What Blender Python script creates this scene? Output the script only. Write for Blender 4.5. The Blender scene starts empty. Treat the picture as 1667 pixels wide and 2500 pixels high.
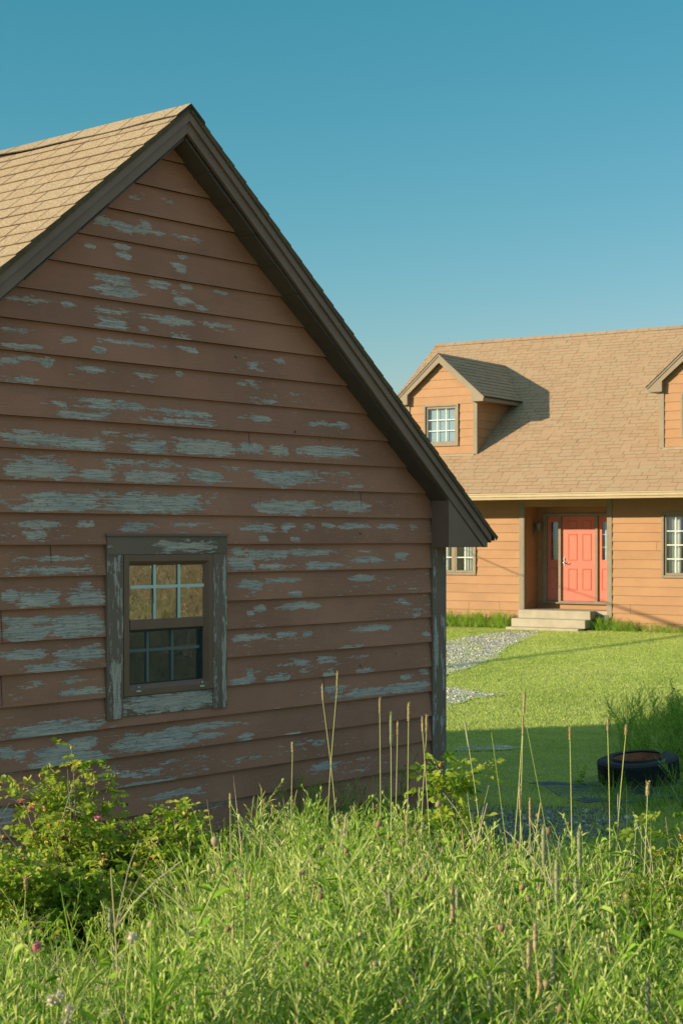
import bpy, math, random
import numpy as np
R = math.radians
rng = np.random.default_rng(7)
random.seed(7)
S = bpy.context.scene
COL = S.collection

# ------------------------------------------------------------------ node helper
class NT:
    def __init__(s, name):
        s.m = bpy.data.materials.new(name); s.m.use_nodes = True
        s.t = s.m.node_tree; s.t.nodes.clear()
        s.out = s.t.nodes.new('ShaderNodeOutputMaterial')
    def n(s, ty, **k):
        x = s.t.nodes.new(ty)
        for a, b in k.items(): setattr(x, a, b)
        return x
    def put(s, sock, v):
        if v is None: return
        if isinstance(v, bpy.types.NodeSocket): s.t.links.new(v, sock)
        else:
            if isinstance(v, (tuple, list)) and len(v) == 3 and sock.type == 'RGBA': v = (*v, 1)
            sock.default_value = v
    def math(s, op, a, b=None, c=None, clamp=False):
        x = s.n('ShaderNodeMath', operation=op); x.use_clamp = clamp
        s.put(x.inputs[0], a); s.put(x.inputs[1], b)
        if c is not None: s.put(x.inputs[2], c)
        return x.outputs[0]
    def mix(s, f, a, b, mode='MIX'):
        x = s.n('ShaderNodeMix', data_type='RGBA', blend_type=mode)
        s.put(x.inputs[0], f); s.put(x.inputs[6], a); s.put(x.inputs[7], b)
        return x.outputs[2]
    def ramp(s, f, lo, hi):
        x = s.n('ShaderNodeMapRange'); x.interpolation_type = 'SMOOTHSTEP'
        s.put(x.inputs[0], f); x.inputs[1].default_value = lo; x.inputs[2].default_value = hi
        return x.outputs[0]
    def noise(s, vec, scale, detail=4, rough=.55, sc=None, dist=0.):
        if sc is not None:
            mp = s.n('ShaderNodeMapping'); s.put(mp.inputs[0], vec); mp.inputs[3].default_value = sc; vec = mp.outputs[0]
        x = s.n('ShaderNodeTexNoise'); s.put(x.inputs['Vector'], vec)
        x.inputs['Scale'].default_value = scale; x.inputs['Detail'].default_value = detail
        x.inputs['Roughness'].default_value = rough; x.inputs['Distortion'].default_value = dist
        return x.outputs[0]
    def uv(s): return s.n('ShaderNodeTexCoord').outputs['UV']
    def obj(s): return s.n('ShaderNodeTexCoord').outputs['Object']
    def attr(s, nm): return s.n('ShaderNodeAttribute', attribute_name=nm).outputs['Fac']
    def sep(s, v):
        x = s.n('ShaderNodeSeparateXYZ'); s.put(x.inputs[0], v); return x.outputs
    def bump(s, h, strength=.3, dist=.01):
        x = s.n('ShaderNodeBump'); x.inputs['Strength'].default_value = strength; x.inputs['Distance'].default_value = dist
        s.put(x.inputs['Height'], h); return x.outputs[0]
    def bsdf(s, col, rough=.7, nrm=None, spec=.3, metal=0.):
        b = s.n('ShaderNodeBsdfPrincipled')
        s.put(b.inputs['Base Color'], col); s.put(b.inputs['Roughness'], rough); s.put(b.inputs['Normal'], nrm)
        s.put(b.inputs['Specular IOR Level'], spec); s.put(b.inputs['Metallic'], metal)
        return b.outputs[0]
    def done(s, sh): s.t.links.new(sh, s.out.inputs[0]); return s.m

M = {}
def plain(name, col, rough=.7, var=.12, scale=14., bump=.0, spec=.3, metal=0.):
    a = NT(name); o = a.obj()
    f = a.noise(o, scale, 5)
    f2 = a.noise(o, scale*.13, 3)
    lo = tuple(c*(1-var*1.6) for c in col); hi = tuple(min(1, c*(1+var*1.6)) for c in col)
    c = a.mix(a.ramp(a.math('ADD', a.math('MULTIPLY', f, .5), a.math('MULTIPLY', f2, .5)), .3, .7), lo, hi)
    M[name] = a.done(a.bsdf(c, rough, a.bump(f, bump, .01) if bump else None, spec, metal)); return M[name]

WOOD = (.53, .44, .41)
def peel_paint(name, paint, wood=WOOD, grain_x=True, wear_gain=1., base_wear=0., dirt=.25, knots=True, vr=.16, bumpk=.5, flake=1.):
    """painted board: grey weathered wood where the 'wear' attribute and grain noise let it through. UV are metres."""
    a = NT(name); u = a.uv()
    g = (1., 9., 1.) if grain_x else (9., 1., 1.)
    n1 = a.noise(u, 6.5, 9, .66, (1., 6., 1.) if grain_x else (6., 1., 1.))
    n2 = a.noise(u, 9., 6, .7, (1., 9., 1.) if grain_x else (9., 1., 1.))
    n3 = a.noise(u, 24., 5, .7, (1., 2.6, 1.) if grain_x else (2.6, 1., 1.))
    nn = a.math('ADD', a.math('MULTIPLY', n1, .56), a.math('ADD', a.math('MULTIPLY', n2, .20), a.math('MULTIPLY', n3, .24)))
    w = a.attr('wear')
    t = a.math('ADD', a.math('MULTIPLY', w, .50*wear_gain), a.math('MULTIPLY', nn, 1.55))
    t = a.math('ADD', t, base_wear)
    peel = a.ramp(t, 1.065, 1.075)
    edge = a.math('SUBTRACT', a.ramp(t, 1.035, 1.06), peel)
    # wood
    wg = a.noise(u, 3., 7, .75, (1., 40., 1.) if grain_x else (40., 1., 1.))
    wl = a.noise(u, 1.3, 4, .6, (1., 3., 1.))
    wc = a.mix(a.ramp(wg, .32, .7), tuple(c*.55 for c in wood), tuple(min(1, c*1.35) for c in wood))
    wc = a.mix(a.math('MULTIPLY', a.ramp(wl, .45, .7), .5), wc, (wood[0]*1.25, wood[1]*1.1, wood[2]*.95))
    ck = a.noise(u, 4.2, 6, .6, (1., 11., 1.) if grain_x else (11., 1., 1.))
    ck = a.math('SUBTRACT', 1., a.ramp(a.math('ABSOLUTE', a.math('SUBTRACT', ck, .5)), .004, .014))
    wc = a.mix(a.math('MULTIPLY', ck, .75), wc, (.05, .05, .045))
    # paint
    pb = a.noise(u, .9, 4, .6); pf = a.noise(u, 60., 3, .6); pg = a.noise(u, 4., 5, .7, (1., 22., 1.) if grain_x else (22., 1., 1.))
    k = a.math('ADD', a.math('MULTIPLY', pb, .6), a.math('ADD', a.math('MULTIPLY', pf, .18), a.math('MULTIPLY', pg, .22)))
    pc = a.mix(a.ramp(k, .33, .67), tuple(c*(1-vr*1.5) for c in paint), tuple(c*(1+vr) for c in paint))
    dz = a.noise(u, 1.7, 5, .65, (.8, 2.2, 1.))
    pc = a.mix(a.math('MULTIPLY', a.ramp(dz, .52, .74), dirt), pc, (paint[0]*.45, paint[1]*.5, paint[2]*.6))
    if knots:
        v = a.n('ShaderNodeTexVoronoi'); mp = a.n('ShaderNodeMapping'); a.put(mp.inputs[0], u); mp.inputs[3].default_value = (2.7, 4.6, 1.)
        a.put(v.inputs['Vector'], mp.outputs[0]); v.inputs['Scale'].default_value = 1.25
        kn = a.math('SUBTRACT', 1., a.ramp(a.math('ADD', v.outputs['Distance'], a.math('MULTIPLY', pf, .045)), .055, .085))
        rndk = a.sep(v.outputs['Color'])[0]
        kn = a.math('MULTIPLY', kn, a.math('GREATER_THAN', rndk, .18))
        pc = a.mix(a.math('MULTIPLY', kn, .75), pc, (.03, .028, .024))
        wc = a.mix(a.math('MULTIPLY', kn, .7), wc, (.04, .04, .038))
    # fine cracks in the paint
    cr = a.noise(u, 5., 6, .75, (.7, 30., 1.) if grain_x else (30., .7, 1.))
    fl = a.ramp(a.math('ADD', cr, a.math('MULTIPLY', w, .06)), .70, .735)
    fl = a.math('MULTIPLY', fl, flake)
    c = a.mix(peel, pc, wc)
    c = a.mix(a.math('MULTIPLY', fl, .8), c, wc)
    c = a.mix(a.math('MULTIPLY', edge, .6), c, (paint[0]*1.35, paint[1]*1.7, paint[2]*2.1))
    h = a.math('ADD', a.math('MULTIPLY', peel, -.7), a.math('MULTIPLY', wg, .35))
    h = a.math('ADD', h, a.math('MULTIPLY', pf, .12)); h = a.math('ADD', h, a.math('MULTIPLY', edge, .5))
    M[name] = a.done(a.bsdf(c, a.mix(peel, (.62,)*3, (.9,)*3), a.bump(h, bumpk, .004), .25)); return M[name]

def shingle(name, cols, dark, ex, tab, band=.5, grit=.5, joint=.55, jitter=.8, jw=.035, edge=None):
    """asphalt shingles: UV = (metres along the eave, metres up the slope)."""
    a = NT(name); u = a.uv(); x, y, _ = a.sep(u)
    row = a.math('FLOOR', a.math('DIVIDE', y, ex))
    fy = a.math('FRACT', a.math('DIVIDE', y, ex))
    w1 = a.n('ShaderNodeTexWhiteNoise', noise_dimensions='1D'); a.put(w1.inputs['W'], row)
    uu = a.math('ADD', a.math('DIVIDE', x, tab), a.math('ADD', a.math('MULTIPLY', row, .37), a.math('MULTIPLY', w1.outputs[0], jitter)))
    # uneven tab widths
    wv = a.n('ShaderNodeTexNoise', noise_dimensions='2D')
    cv = a.n('ShaderNodeCombineXYZ'); a.put(cv.inputs[0], a.math('MULTIPLY', uu, .55)); a.put(cv.inputs[1], a.math('MULTIPLY', row, 7.31)); a.put(wv.inputs['Vector'], cv.outputs[0])
    wv.inputs['Scale'].default_value = 1.; wv.inputs['Detail'].default_value = 0
    uu = a.math('ADD', uu, a.math('MULTIPLY', wv.outputs[0], 1.1))
    cell = a.math('FLOOR', uu); fx = a.math('FRACT', uu)
    cc = a.n('ShaderNodeCombineXYZ'); a.put(cc.inputs[0], cell); a.put(cc.inputs[1], row)
    wn = a.n('ShaderNodeTexWhiteNoise', noise_dimensions='2D'); a.put(wn.inputs['Vector'], cc.outputs[0])
    r = wn.outputs[0]; r2 = a.sep(wn.outputs[1])[1]
    o = a.obj()
    gr = a.noise(o, 95., 3, .75); gl = a.noise(o, .55, 4, .6)
    c = a.mix(a.ramp(r, .0, .55), cols[0], cols[1]); c = a.mix(a.ramp(r, .6, 1.), c, cols[2])
    c = a.mix(a.math('MULTIPLY', a.ramp(gl, .35, .7), .35), c, tuple(v*.78 for v in cols[1]))
    c = a.mix(grit, c, a.mix(a.ramp(gr, .33, .67), tuple(v*.5 for v in cols[1]), tuple(min(1, v*1.45) for v in cols[2])))
    # printed dark line along the butt of some tabs, dark joint
    lb = a.math('MULTIPLY', a.math('LESS_THAN', fy, .13), a.math('GREATER_THAN', r2, .38))
    jt = a.math('LESS_THAN', fx, jw)
    c = a.mix(a.math('MULTIPLY', lb, band), c, dark); c = a.mix(a.math('MULTIPLY', jt, joint), c, dark)
    M[name] = a.done(a.bsdf(c, .93, a.bump(gr, .5, .004), .15)); return M[name]

def leafmat(name, cols, trans=.35, rough=.55, hue=.0):
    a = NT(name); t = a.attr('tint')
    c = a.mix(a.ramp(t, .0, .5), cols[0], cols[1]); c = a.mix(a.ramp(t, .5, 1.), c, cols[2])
    b = a.bsdf(c, rough, None, .08)
    tr = a.n('ShaderNodeBsdfTranslucent'); a.put(tr.inputs[0], a.mix(1., c, (1.0, 1.05, .55), 'MULTIPLY'))
    mx = a.n('ShaderNodeMixShader'); mx.inputs[0].default_value = trans
    a.t.links.new(b, mx.inputs[1]); a.t.links.new(tr.outputs[0], mx.inputs[2])
    M[name] = a.done(mx.outputs[0]); return M[name]

def glass(name, ior=.12, tint=(1, 1, 1), wavy=.0, wscale=3., rough=.0, dust=0.):
    a = NT(name)
    lw = a.n('ShaderNodeLayerWeight'); lw.inputs['Blend'].default_value = .5
    frf = a.math('ADD', ior, a.math('MULTIPLY', a.math('POWER', lw.outputs['Facing'], 5.), 1-ior))
    gl = a.n('ShaderNodeBsdfGlossy'); gl.inputs['Roughness'].default_value = rough
    if wavy: 
        nb = a.bump(a.noise(a.obj(), wscale, 3), wavy, .05); a.put(gl.inputs['Normal'], nb)
    tr = a.n('ShaderNodeBsdfTransparent'); a.put(tr.inputs[0], tint)
    mx = a.n('ShaderNodeMixShader'); a.t.links.new(frf, mx.inputs[0]); a.t.links.new(tr.outputs[0], mx.inputs[1]); a.t.links.new(gl.outputs[0], mx.inputs[2])
    sh = mx.outputs[0]
    if dust:
        df = a.n('ShaderNodeBsdfDiffuse'); a.put(df.inputs[0], (.5, .47, .38))
        m2 = a.n('ShaderNodeMixShader'); a.put(m2.inputs[0], a.math('MULTIPLY', a.ramp(a.noise(a.obj(), 9., 6, .7, (1, 1, 2.)), .35, .75), dust))
        a.t.links.new(sh, m2.inputs[1]); a.t.links.new(df.outputs[0], m2.inputs[2]); sh = m2.outputs[0]
    M[name] = a.done(sh); return M[name]

# ------------------------------------------------------------------ mesh helper
class MB:
    def __init__(s): s.v = []; s.f = []; s.uv = []; s.mi = []; s.w = []; s.haswear = False
    def quad(s, pts, uv=None, mi=0, wear=None):
        i = len(s.v); s.v += [tuple(map(float, p)) for p in pts]; s.f.append(tuple(range(i, i+len(pts)))); s.mi.append(mi)
        s.uv += (uv if uv is not None else [(p[0], p[2]) for p in pts])
        s.w += list(wear) if wear is not None else [0.]*len(pts)
        if wear is not None: s.haswear = True
    def box(s, a, b, uvax=None, mi=0, bev=0.):
        x0, y0, z0 = [min(p, q) for p, q in zip(a, b)]; x1, y1, z1 = [max(p, q) for p, q in zip(a, b)]
        P = lambda x, y, z: (x, y, z)
        c = [(x0,y0,z0),(x1,y0,z0),(x1,y1,z0),(x0,y1,z0),(x0,y0,z1),(x1,y0,z1),(x1,y1,z1),(x0,y1,z1)]
        for q, ax in (((0,1,5,4),(0,2)),((2,3,7,6),(0,2)),((1,2,6,5),(1,2)),((3,0,4,7),(1,2)),((4,5,6,7),(0,1)),((3,2,1,0),(0,1))):
            pts = [c[k] for k in q]; s.quad(pts, [(p[ax[0]], p[ax[1]]) for p in pts], mi)
    def prism(s, poly, fn, d0, d1, mi=0):
        """poly: 2-D outline; fn(p, d) -> 3-D point; extruded from d0 to d1."""
        A = [fn(p, d0) for p in poly]; B = [fn(p, d1) for p in poly]; n = len(poly)
        s.quad(A[::-1], [tuple(p) for p in poly][::-1], mi); s.quad(B, [tuple(p) for p in poly], mi)
        for i in range(n):
            j = (i+1) % n; L = math.dist(poly[i], poly[j])
            s.quad([A[i], A[j], B[j], B[i]], [(0, 0), (L, 0), (L, d1-d0), (0, d1-d0)], mi)
    def tube(s, pts, rad, k=6, mi=0, cap=True):
        pts = [np.array(p, float) for p in pts]; rad = rad if hasattr(rad, '__len__') else [rad]*len(pts)
        rings = []
        for i, p in enumerate(pts):
            d = pts[min(i+1, len(pts)-1)]-pts[max(i-1, 0)]; d /= (np.linalg.norm(d)+1e-9)
            h = np.array([0, 0, 1.]) if abs(d[2]) < .9 else np.array([1., 0, 0])
            a = np.cross(d, h); a /= np.linalg.norm(a); b = np.cross(d, a)
            rings.append([p+rad[i]*(a*math.cos(2*math.pi*j/k)+b*math.sin(2*math.pi*j/k)) for j in range(k)])
        for i in range(len(rings)-1):
            for j in range(k):
                q = (j+1) % k; s.quad([rings[i][j], rings[i][q], rings[i+1][q], rings[i+1][j]], [(0, 0), (1, 0), (1, 1), (0, 1)], mi)
        if cap:
            s.quad(rings[0][::-1], [(0, 0)]*k, mi); s.quad(rings[-1], [(0, 0)]*k, mi)
    def build(s, name, mats, parent=None, smooth=False, weld=True, bevel=0.):
        me = bpy.data.meshes.new(name); me.from_pydata(s.v, [], s.f)
        u = me.uv_layers.new(name='UVMap'); u.data.foreach_set('uv', np.array(s.uv, 'f').ravel())
        at = me.attributes.new('wear', 'FLOAT', 'POINT'); at.data.foreach_set('value', np.array(s.w, 'f'))
        me.polygons.foreach_set('material_index', np.array(s.mi, 'i'))
        for m in (mats if isinstance(mats, (list, tuple)) else [mats]): me.materials.append(m)
        if weld and not s.haswear:
            import bmesh
            bm = bmesh.new(); bm.from_mesh(me); bmesh.ops.remove_doubles(bm, verts=bm.verts, dist=1e-5); bmesh.ops.recalc_face_normals(bm, faces=bm.faces); bm.to_mesh(me); bm.free()
        if smooth: me.polygons.foreach_set('use_smooth', [True]*len(me.polygons))
        me.update(); o = bpy.data.objects.new(name, me); COL.objects.link(o)
        if parent is not None: o.parent = parent
        if bevel:
            b = o.modifiers.new('bevel', 'BEVEL'); b.width = bevel; b.segments = 2; b.limit_method = 'ANGLE'
        return o

def tag(o, label=None, cat=None, group=None, kind=None):
    if label: o['label'] = label
    if cat: o['category'] = cat
    if group: o['group'] = group
    if kind: o['kind'] = kind
    return o
def empty(name, loc=(0, 0, 0), rz=0., **k):
    o = bpy.data.objects.new(name, None); COL.objects.link(o); o.location = loc; o.rotation_euler = (0, 0, rz); o.empty_display_size = .2
    return tag(o, **k)

# ------------------------------------------------------------------ camera, sky, sun
cam = bpy.data.cameras.new('camera'); co = bpy.data.objects.new('camera', cam); COL.objects.link(co)
co.location = (0, 0, 2.15); co.rotation_euler = (R(90), 0, 0)
cam.sensor_fit = 'VERTICAL'; cam.sensor_height = 36; cam.lens = 4005/2500*36; cam.shift_y = 62/2500; cam.clip_start = .1; cam.clip_end = 3000
cam.dof.use_dof = True; cam.dof.focus_distance = 10.; cam.dof.aperture_fstop = 9.
S.camera = co
SUN_EL = 15.9; LX, LY = .948, .318           # horizontal direction the light travels
W = bpy.data.worlds.new('World'); S.world = W; W.use_nodes = True
nt = W.node_tree; bg = nt.nodes['Background']
sky = nt.nodes.new('ShaderNodeTexSky'); sky.sky_type = 'NISHITA'; sky.sun_disc = False
sky.sun_elevation = R(SUN_EL); sky.sun_rotation = math.atan2(-LX, -LY); sky.altitude = 0; sky.air_density = 1.0; sky.dust_density = .6; sky.ozone_density = 2.0
sp_ = nt.nodes.new('ShaderNodeSeparateColor'); cb_ = nt.nodes.new('ShaderNodeCombineColor'); nt.links.new(sky.outputs[0], sp_.inputs[0])
def wmath(op, a, b):
    x = nt.nodes.new('ShaderNodeMath'); x.operation = op
    for i, v in enumerate((a, b)):
        if isinstance(v, (int, float)): x.inputs[i].default_value = v
        else: nt.links.new(v, x.inputs[i])
    return x.outputs[0]
# teal grade of the sky: deeper red fall-off away from the sun
def chan(i, k, e, cap): return wmath('MINIMUM', wmath('MULTIPLY', wmath('POWER', sp_.outputs[i], e), k), cap)
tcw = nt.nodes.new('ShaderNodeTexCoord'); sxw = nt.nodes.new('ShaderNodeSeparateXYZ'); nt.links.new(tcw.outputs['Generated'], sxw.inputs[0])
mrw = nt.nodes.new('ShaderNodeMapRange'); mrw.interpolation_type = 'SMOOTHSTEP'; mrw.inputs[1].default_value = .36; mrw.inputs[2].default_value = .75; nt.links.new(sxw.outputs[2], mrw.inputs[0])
# made-up extra brightness in the upper sky, added to lift the shade fill
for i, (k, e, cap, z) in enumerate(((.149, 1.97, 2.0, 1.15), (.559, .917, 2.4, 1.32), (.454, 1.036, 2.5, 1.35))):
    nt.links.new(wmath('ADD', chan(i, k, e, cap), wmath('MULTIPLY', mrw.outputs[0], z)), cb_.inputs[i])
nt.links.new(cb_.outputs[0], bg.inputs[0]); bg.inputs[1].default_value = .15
sl = bpy.data.lights.new('sun', 'SUN'); so = bpy.data.objects.new('sun', sl); COL.objects.link(so)
sl.energy = 4.0; sl.angle = R(.5); sl.color = (1., .84, .58)
from mathutils import Vector, Matrix
so.rotation_euler = Vector((LX, LY, -math.tan(R(SUN_EL)))).to_track_quat('-Z', 'Y').to_euler()
so.location = (-30, -10, 20)
S.view_settings.view_transform = 'Standard'; S.view_settings.look = 'None'; S.view_settings.exposure = .85; S.view_settings.gamma = 1.
S.render.engine = 'CYCLES'; S.cycles.max_bounces = 6; S.cycles.transparent_max_bounces = 12; S.cycles.use_denoising = True

# ------------------------------------------------------------------ materials
peel_paint('shed_paint', (.44, .185, .122), dirt=.25)
peel_paint('shed_trim_paint', (.225, .15, .118), grain_x=False, dirt=.3, knots=False)
peel_paint('shed_trim_paint_wide', (.225, .15, .118), grain_x=True, dirt=.3, knots=False)
peel_paint('house_paint', (.37, .20, .098), wood=(.5, .36, .22), wear_gain=.5, dirt=.12, knots=False, vr=.1, bumpk=.3, flake=.25)
plain('shed_fascia', (.235, .145, .118), .55, .08, 6, .05)
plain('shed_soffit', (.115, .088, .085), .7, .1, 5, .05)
plain('vinyl_brown', (.215, .118, .088), .4, .06, 8)
plain('white_vinyl', (.62, .68, .66), .4, .04)
plain('house_trim', (.235, .19, .135), .6, .08, 6)
plain('gutter_tan', (.46, .37, .235), .4, .05, 5)
plain('soffit_brown', (.2, .17, .13), .7, .06)
plain('red_paint', (.54, .15, .10), .5, .05, 3)
plain('metal_dark', (.03, .035, .035), .4, .1, 20, 0, .5)
plain('steel', (.22, .22, .21), .35, .1, 20, 0, .5, 1.)
plain('concrete', (.36, .32, .24), .9, .1, 4, .15)
plain('concrete_dark', (.12, .11, .09), .9, .15, 6, .2)
plain('interior', (.16, .155, .14), .9, .15, 2)
plain('curtain', (.60, .62, .58), .9, .06, 4)
plain('room', (.42, .46, .43), .9, .1, 1.5)
plain('blind', (.30, .41, .45), .8, .04, 4)
plain('rubber', (.022, .026, .028), .75, .2, 30, .1)
plain('rust', (.22, .085, .042), .85, .3, 22, .3)
plain('wire', (.10, .14, .17), .5, .15, 20)
plain('dead_wood', (.27, .25, .215), .9, .2, 40, .2)
plain('flashing', (.3, .25, .18), .6, .1)
plain('lamp_metal', (.14, .15, .14), .5, .2, 25, 0, .5)
shingle('shed_shingle', [(.31, .19, .11), (.39, .255, .15), (.35, .285, .19)], (.035, .022, .014), .145, .24, .15, .8, .75, .2, .06)
shingle('house_shingle', [(.34, .222, .135), (.385, .255, .158), (.36, .27, .172)], (.17, .10, .058), .145, .30, .75, .3, .65, .9, .06)
glass('glass_old', .32, (.7, .76, .76), .16, 2.0, .0, .08)
glass('glass_house', .16, (.92, .95, .95), .02, .8)
a = NT('insect_screen'); tr = a.n('ShaderNodeBsdfTransparent'); df = a.bsdf((.025, .05, .06), .6); mx = a.n('ShaderNodeMixShader'); mx.inputs[0].default_value = .56
a.t.links.new(tr.outputs[0], mx.inputs[1]); a.t.links.new(df, mx.inputs[2]); M['insect_screen'] = a.done(mx.outputs[0])

# ------------------------------------------------------------------ lap siding
def lap_wall(mb, fn, z0, ex, count, xl, xr, holes=(), out=.017, dx=None, rows=1, wearfn=None, zmax=None, uvo=0., joints={}, rnd=None):
    """fn(s, out, z) -> local point. xl/xr: functions of z. holes: (s0, s1, z0, z1)."""
    rnd = rnd or random.Random(3)
    for k in range(count):
        a = z0+k*ex; b = a+ex
        if zmax is not None and a >= zmax: break
        if zmax is not None: b = min(b, zmax)
        cuts = sorted({a, b, *[h[2] for h in holes if a < h[2] < b], *[h[3] for h in holes if a < h[3] < b]})
        zs = []
        for p, q in zip(cuts[:-1], cuts[1:]):
            n = max(1, round(rows*(q-p)/ex)); zs += [p+(q-p)*i/n for i in range(n)]
        zs.append(cuts[-1])
        oo = out*(.85+.3*rnd.random()); uo = rnd.random()*37.; wob = [rnd.uniform(-.0025, .0025) for _ in range(9)]
        for p, q in zip(zs[:-1], zs[1:]):
            mid = (p+q)/2
            L0, R0, L1, R1 = xl(p), xr(p), xl(q), xr(q)
            if min(R0, R1)-max(L0, L1) < -.3: continue
            iv = [(0., 1.)]; segs = []
            hs = [h for h in holes if h[2] < mid < h[3]]
            bounds = [L0]+[v for h in sorted(hs) for v in (h[0], h[1])]+[R0]
            for i in range(0, len(bounds), 2):
                s0, s1 = bounds[i], bounds[i+1]
                t0 = L1 if i == 0 else s0; t1 = R1 if i+2 >= len(bounds) else s1
                n = 1 if dx is None else max(1, int((s1-s0)/dx))
                for j in range(n):
                    f, g = j/n, (j+1)/n
                    P = [(s0+(s1-s0)*f, p), (s0+(s1-s0)*g, p), (t0+(t1-t0)*g, q), (t0+(t1-t0)*f, q)]
                    pts = []
                    for (sx, zz) in P:
                        o = oo*(1-(zz-a)/ex)+.002
                        wv = wob[int(abs(sx)*1.3) % 8]*(1-(sx*1.3) % 1)+wob[(int(abs(sx)*1.3)+1) % 8]*((sx*1.3) % 1)
                        if zz > a+1e-6: wv = 0
                        pts.append(fn(sx, o+wv*.6, zz))
                    uv = [(sx+uo, zz+k*3.17) for sx, zz in P]
                    mb.quad(pts, uv, 0, wearfn(P, k) if wearfn else None)
        # butt edge
        L0, R0 = xl(a), xr(a)
        hs = [h for h in holes if h[2] < a < h[3]]
        bounds = [L0]+[v for h in sorted(hs) for v in (h[0], h[1])]+[R0]
        for i in range(0, len(bounds), 2):
            s0, s1 = bounds[i], bounds[i+1]
            mb.quad([fn(s0, oo+.002, a), fn(s1, oo+.002, a), fn(s1, .0, a+.001), fn(s0, .0, a+.001)], [(s0, 0), (s1, 0), (s1, .02), (s0, .02)], 1, [0]*4 if wearfn else None)

def roof_slope(mb, p0, A, LA, Sd, LS, N, ex=.145, t=.010, seg=.6, clip=None, uvo=(0, 0), rnd=None, under=.03):
    """courses of shingle; clip(x_along, s_up) -> (x0, x1) along range at that height."""
    rnd = rnd or random.Random(5); p0, A, Sd, N = map(np.array, (p0, A, Sd, N)); n = int(math.ceil(LS/ex))
    for i in range(n):
        s0 = i*ex; s1 = min(LS, s0+ex)
        for (c0, c1) in (clip(s0, s1) if clip else [((0, LA), (0, LA))]):
            m = max(1, int((c0[1]-c0[0])/seg)); lf = [t*(.7+.6*rnd.random()) for _ in range(m+1)]; sg = [rnd.uniform(-.004, .004) for _ in range(m+1)]
            for j in range(m):
                f, g = j/m, (j+1)/m
                x0 = c0[0]+(c0[1]-c0[0])*f; x1 = c0[0]+(c0[1]-c0[0])*g; y0 = c1[0]+(c1[1]-c1[0])*f; y1 = c1[0]+(c1[1]-c1[0])*g
                a = p0+A*x0+Sd*(s0+sg[j])+N*lf[j]; b = p0+A*x1+Sd*(s0+sg[j+1])+N*lf[j+1]; c = p0+A*y1+Sd*s1+N*.001; d = p0+A*y0+Sd*s1+N*.001
                mb.quad([a, b, c, d], [(x0+uvo[0], s0+.002), (x1+uvo[0], s0+.002), (y1+uvo[0], s1-.002), (y0+uvo[0], s1-.002)], 0)
                a2 = p0+A*x0+Sd*s0-N*.004; b2 = p0+A*x1+Sd*s0-N*.004
                mb.quad([a2, b2, b, a], [(x0, s0)]*4, 1)
            for e, (x, y) in enumerate(((c0[0], c1[0]), (c0[1], c1[1]))):
                q = [p0+A*x+Sd*s0-N*under, p0+A*y+Sd*s1-N*under, p0+A*y+Sd*s1+N*.001, p0+A*x+Sd*s0+N*lf[0 if e == 0 else -1]]
                mb.quad(q, [(x, s0)]*4, 1)
def norm(v): v = np.array(v, float); return v/np.linalg.norm(v)
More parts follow.
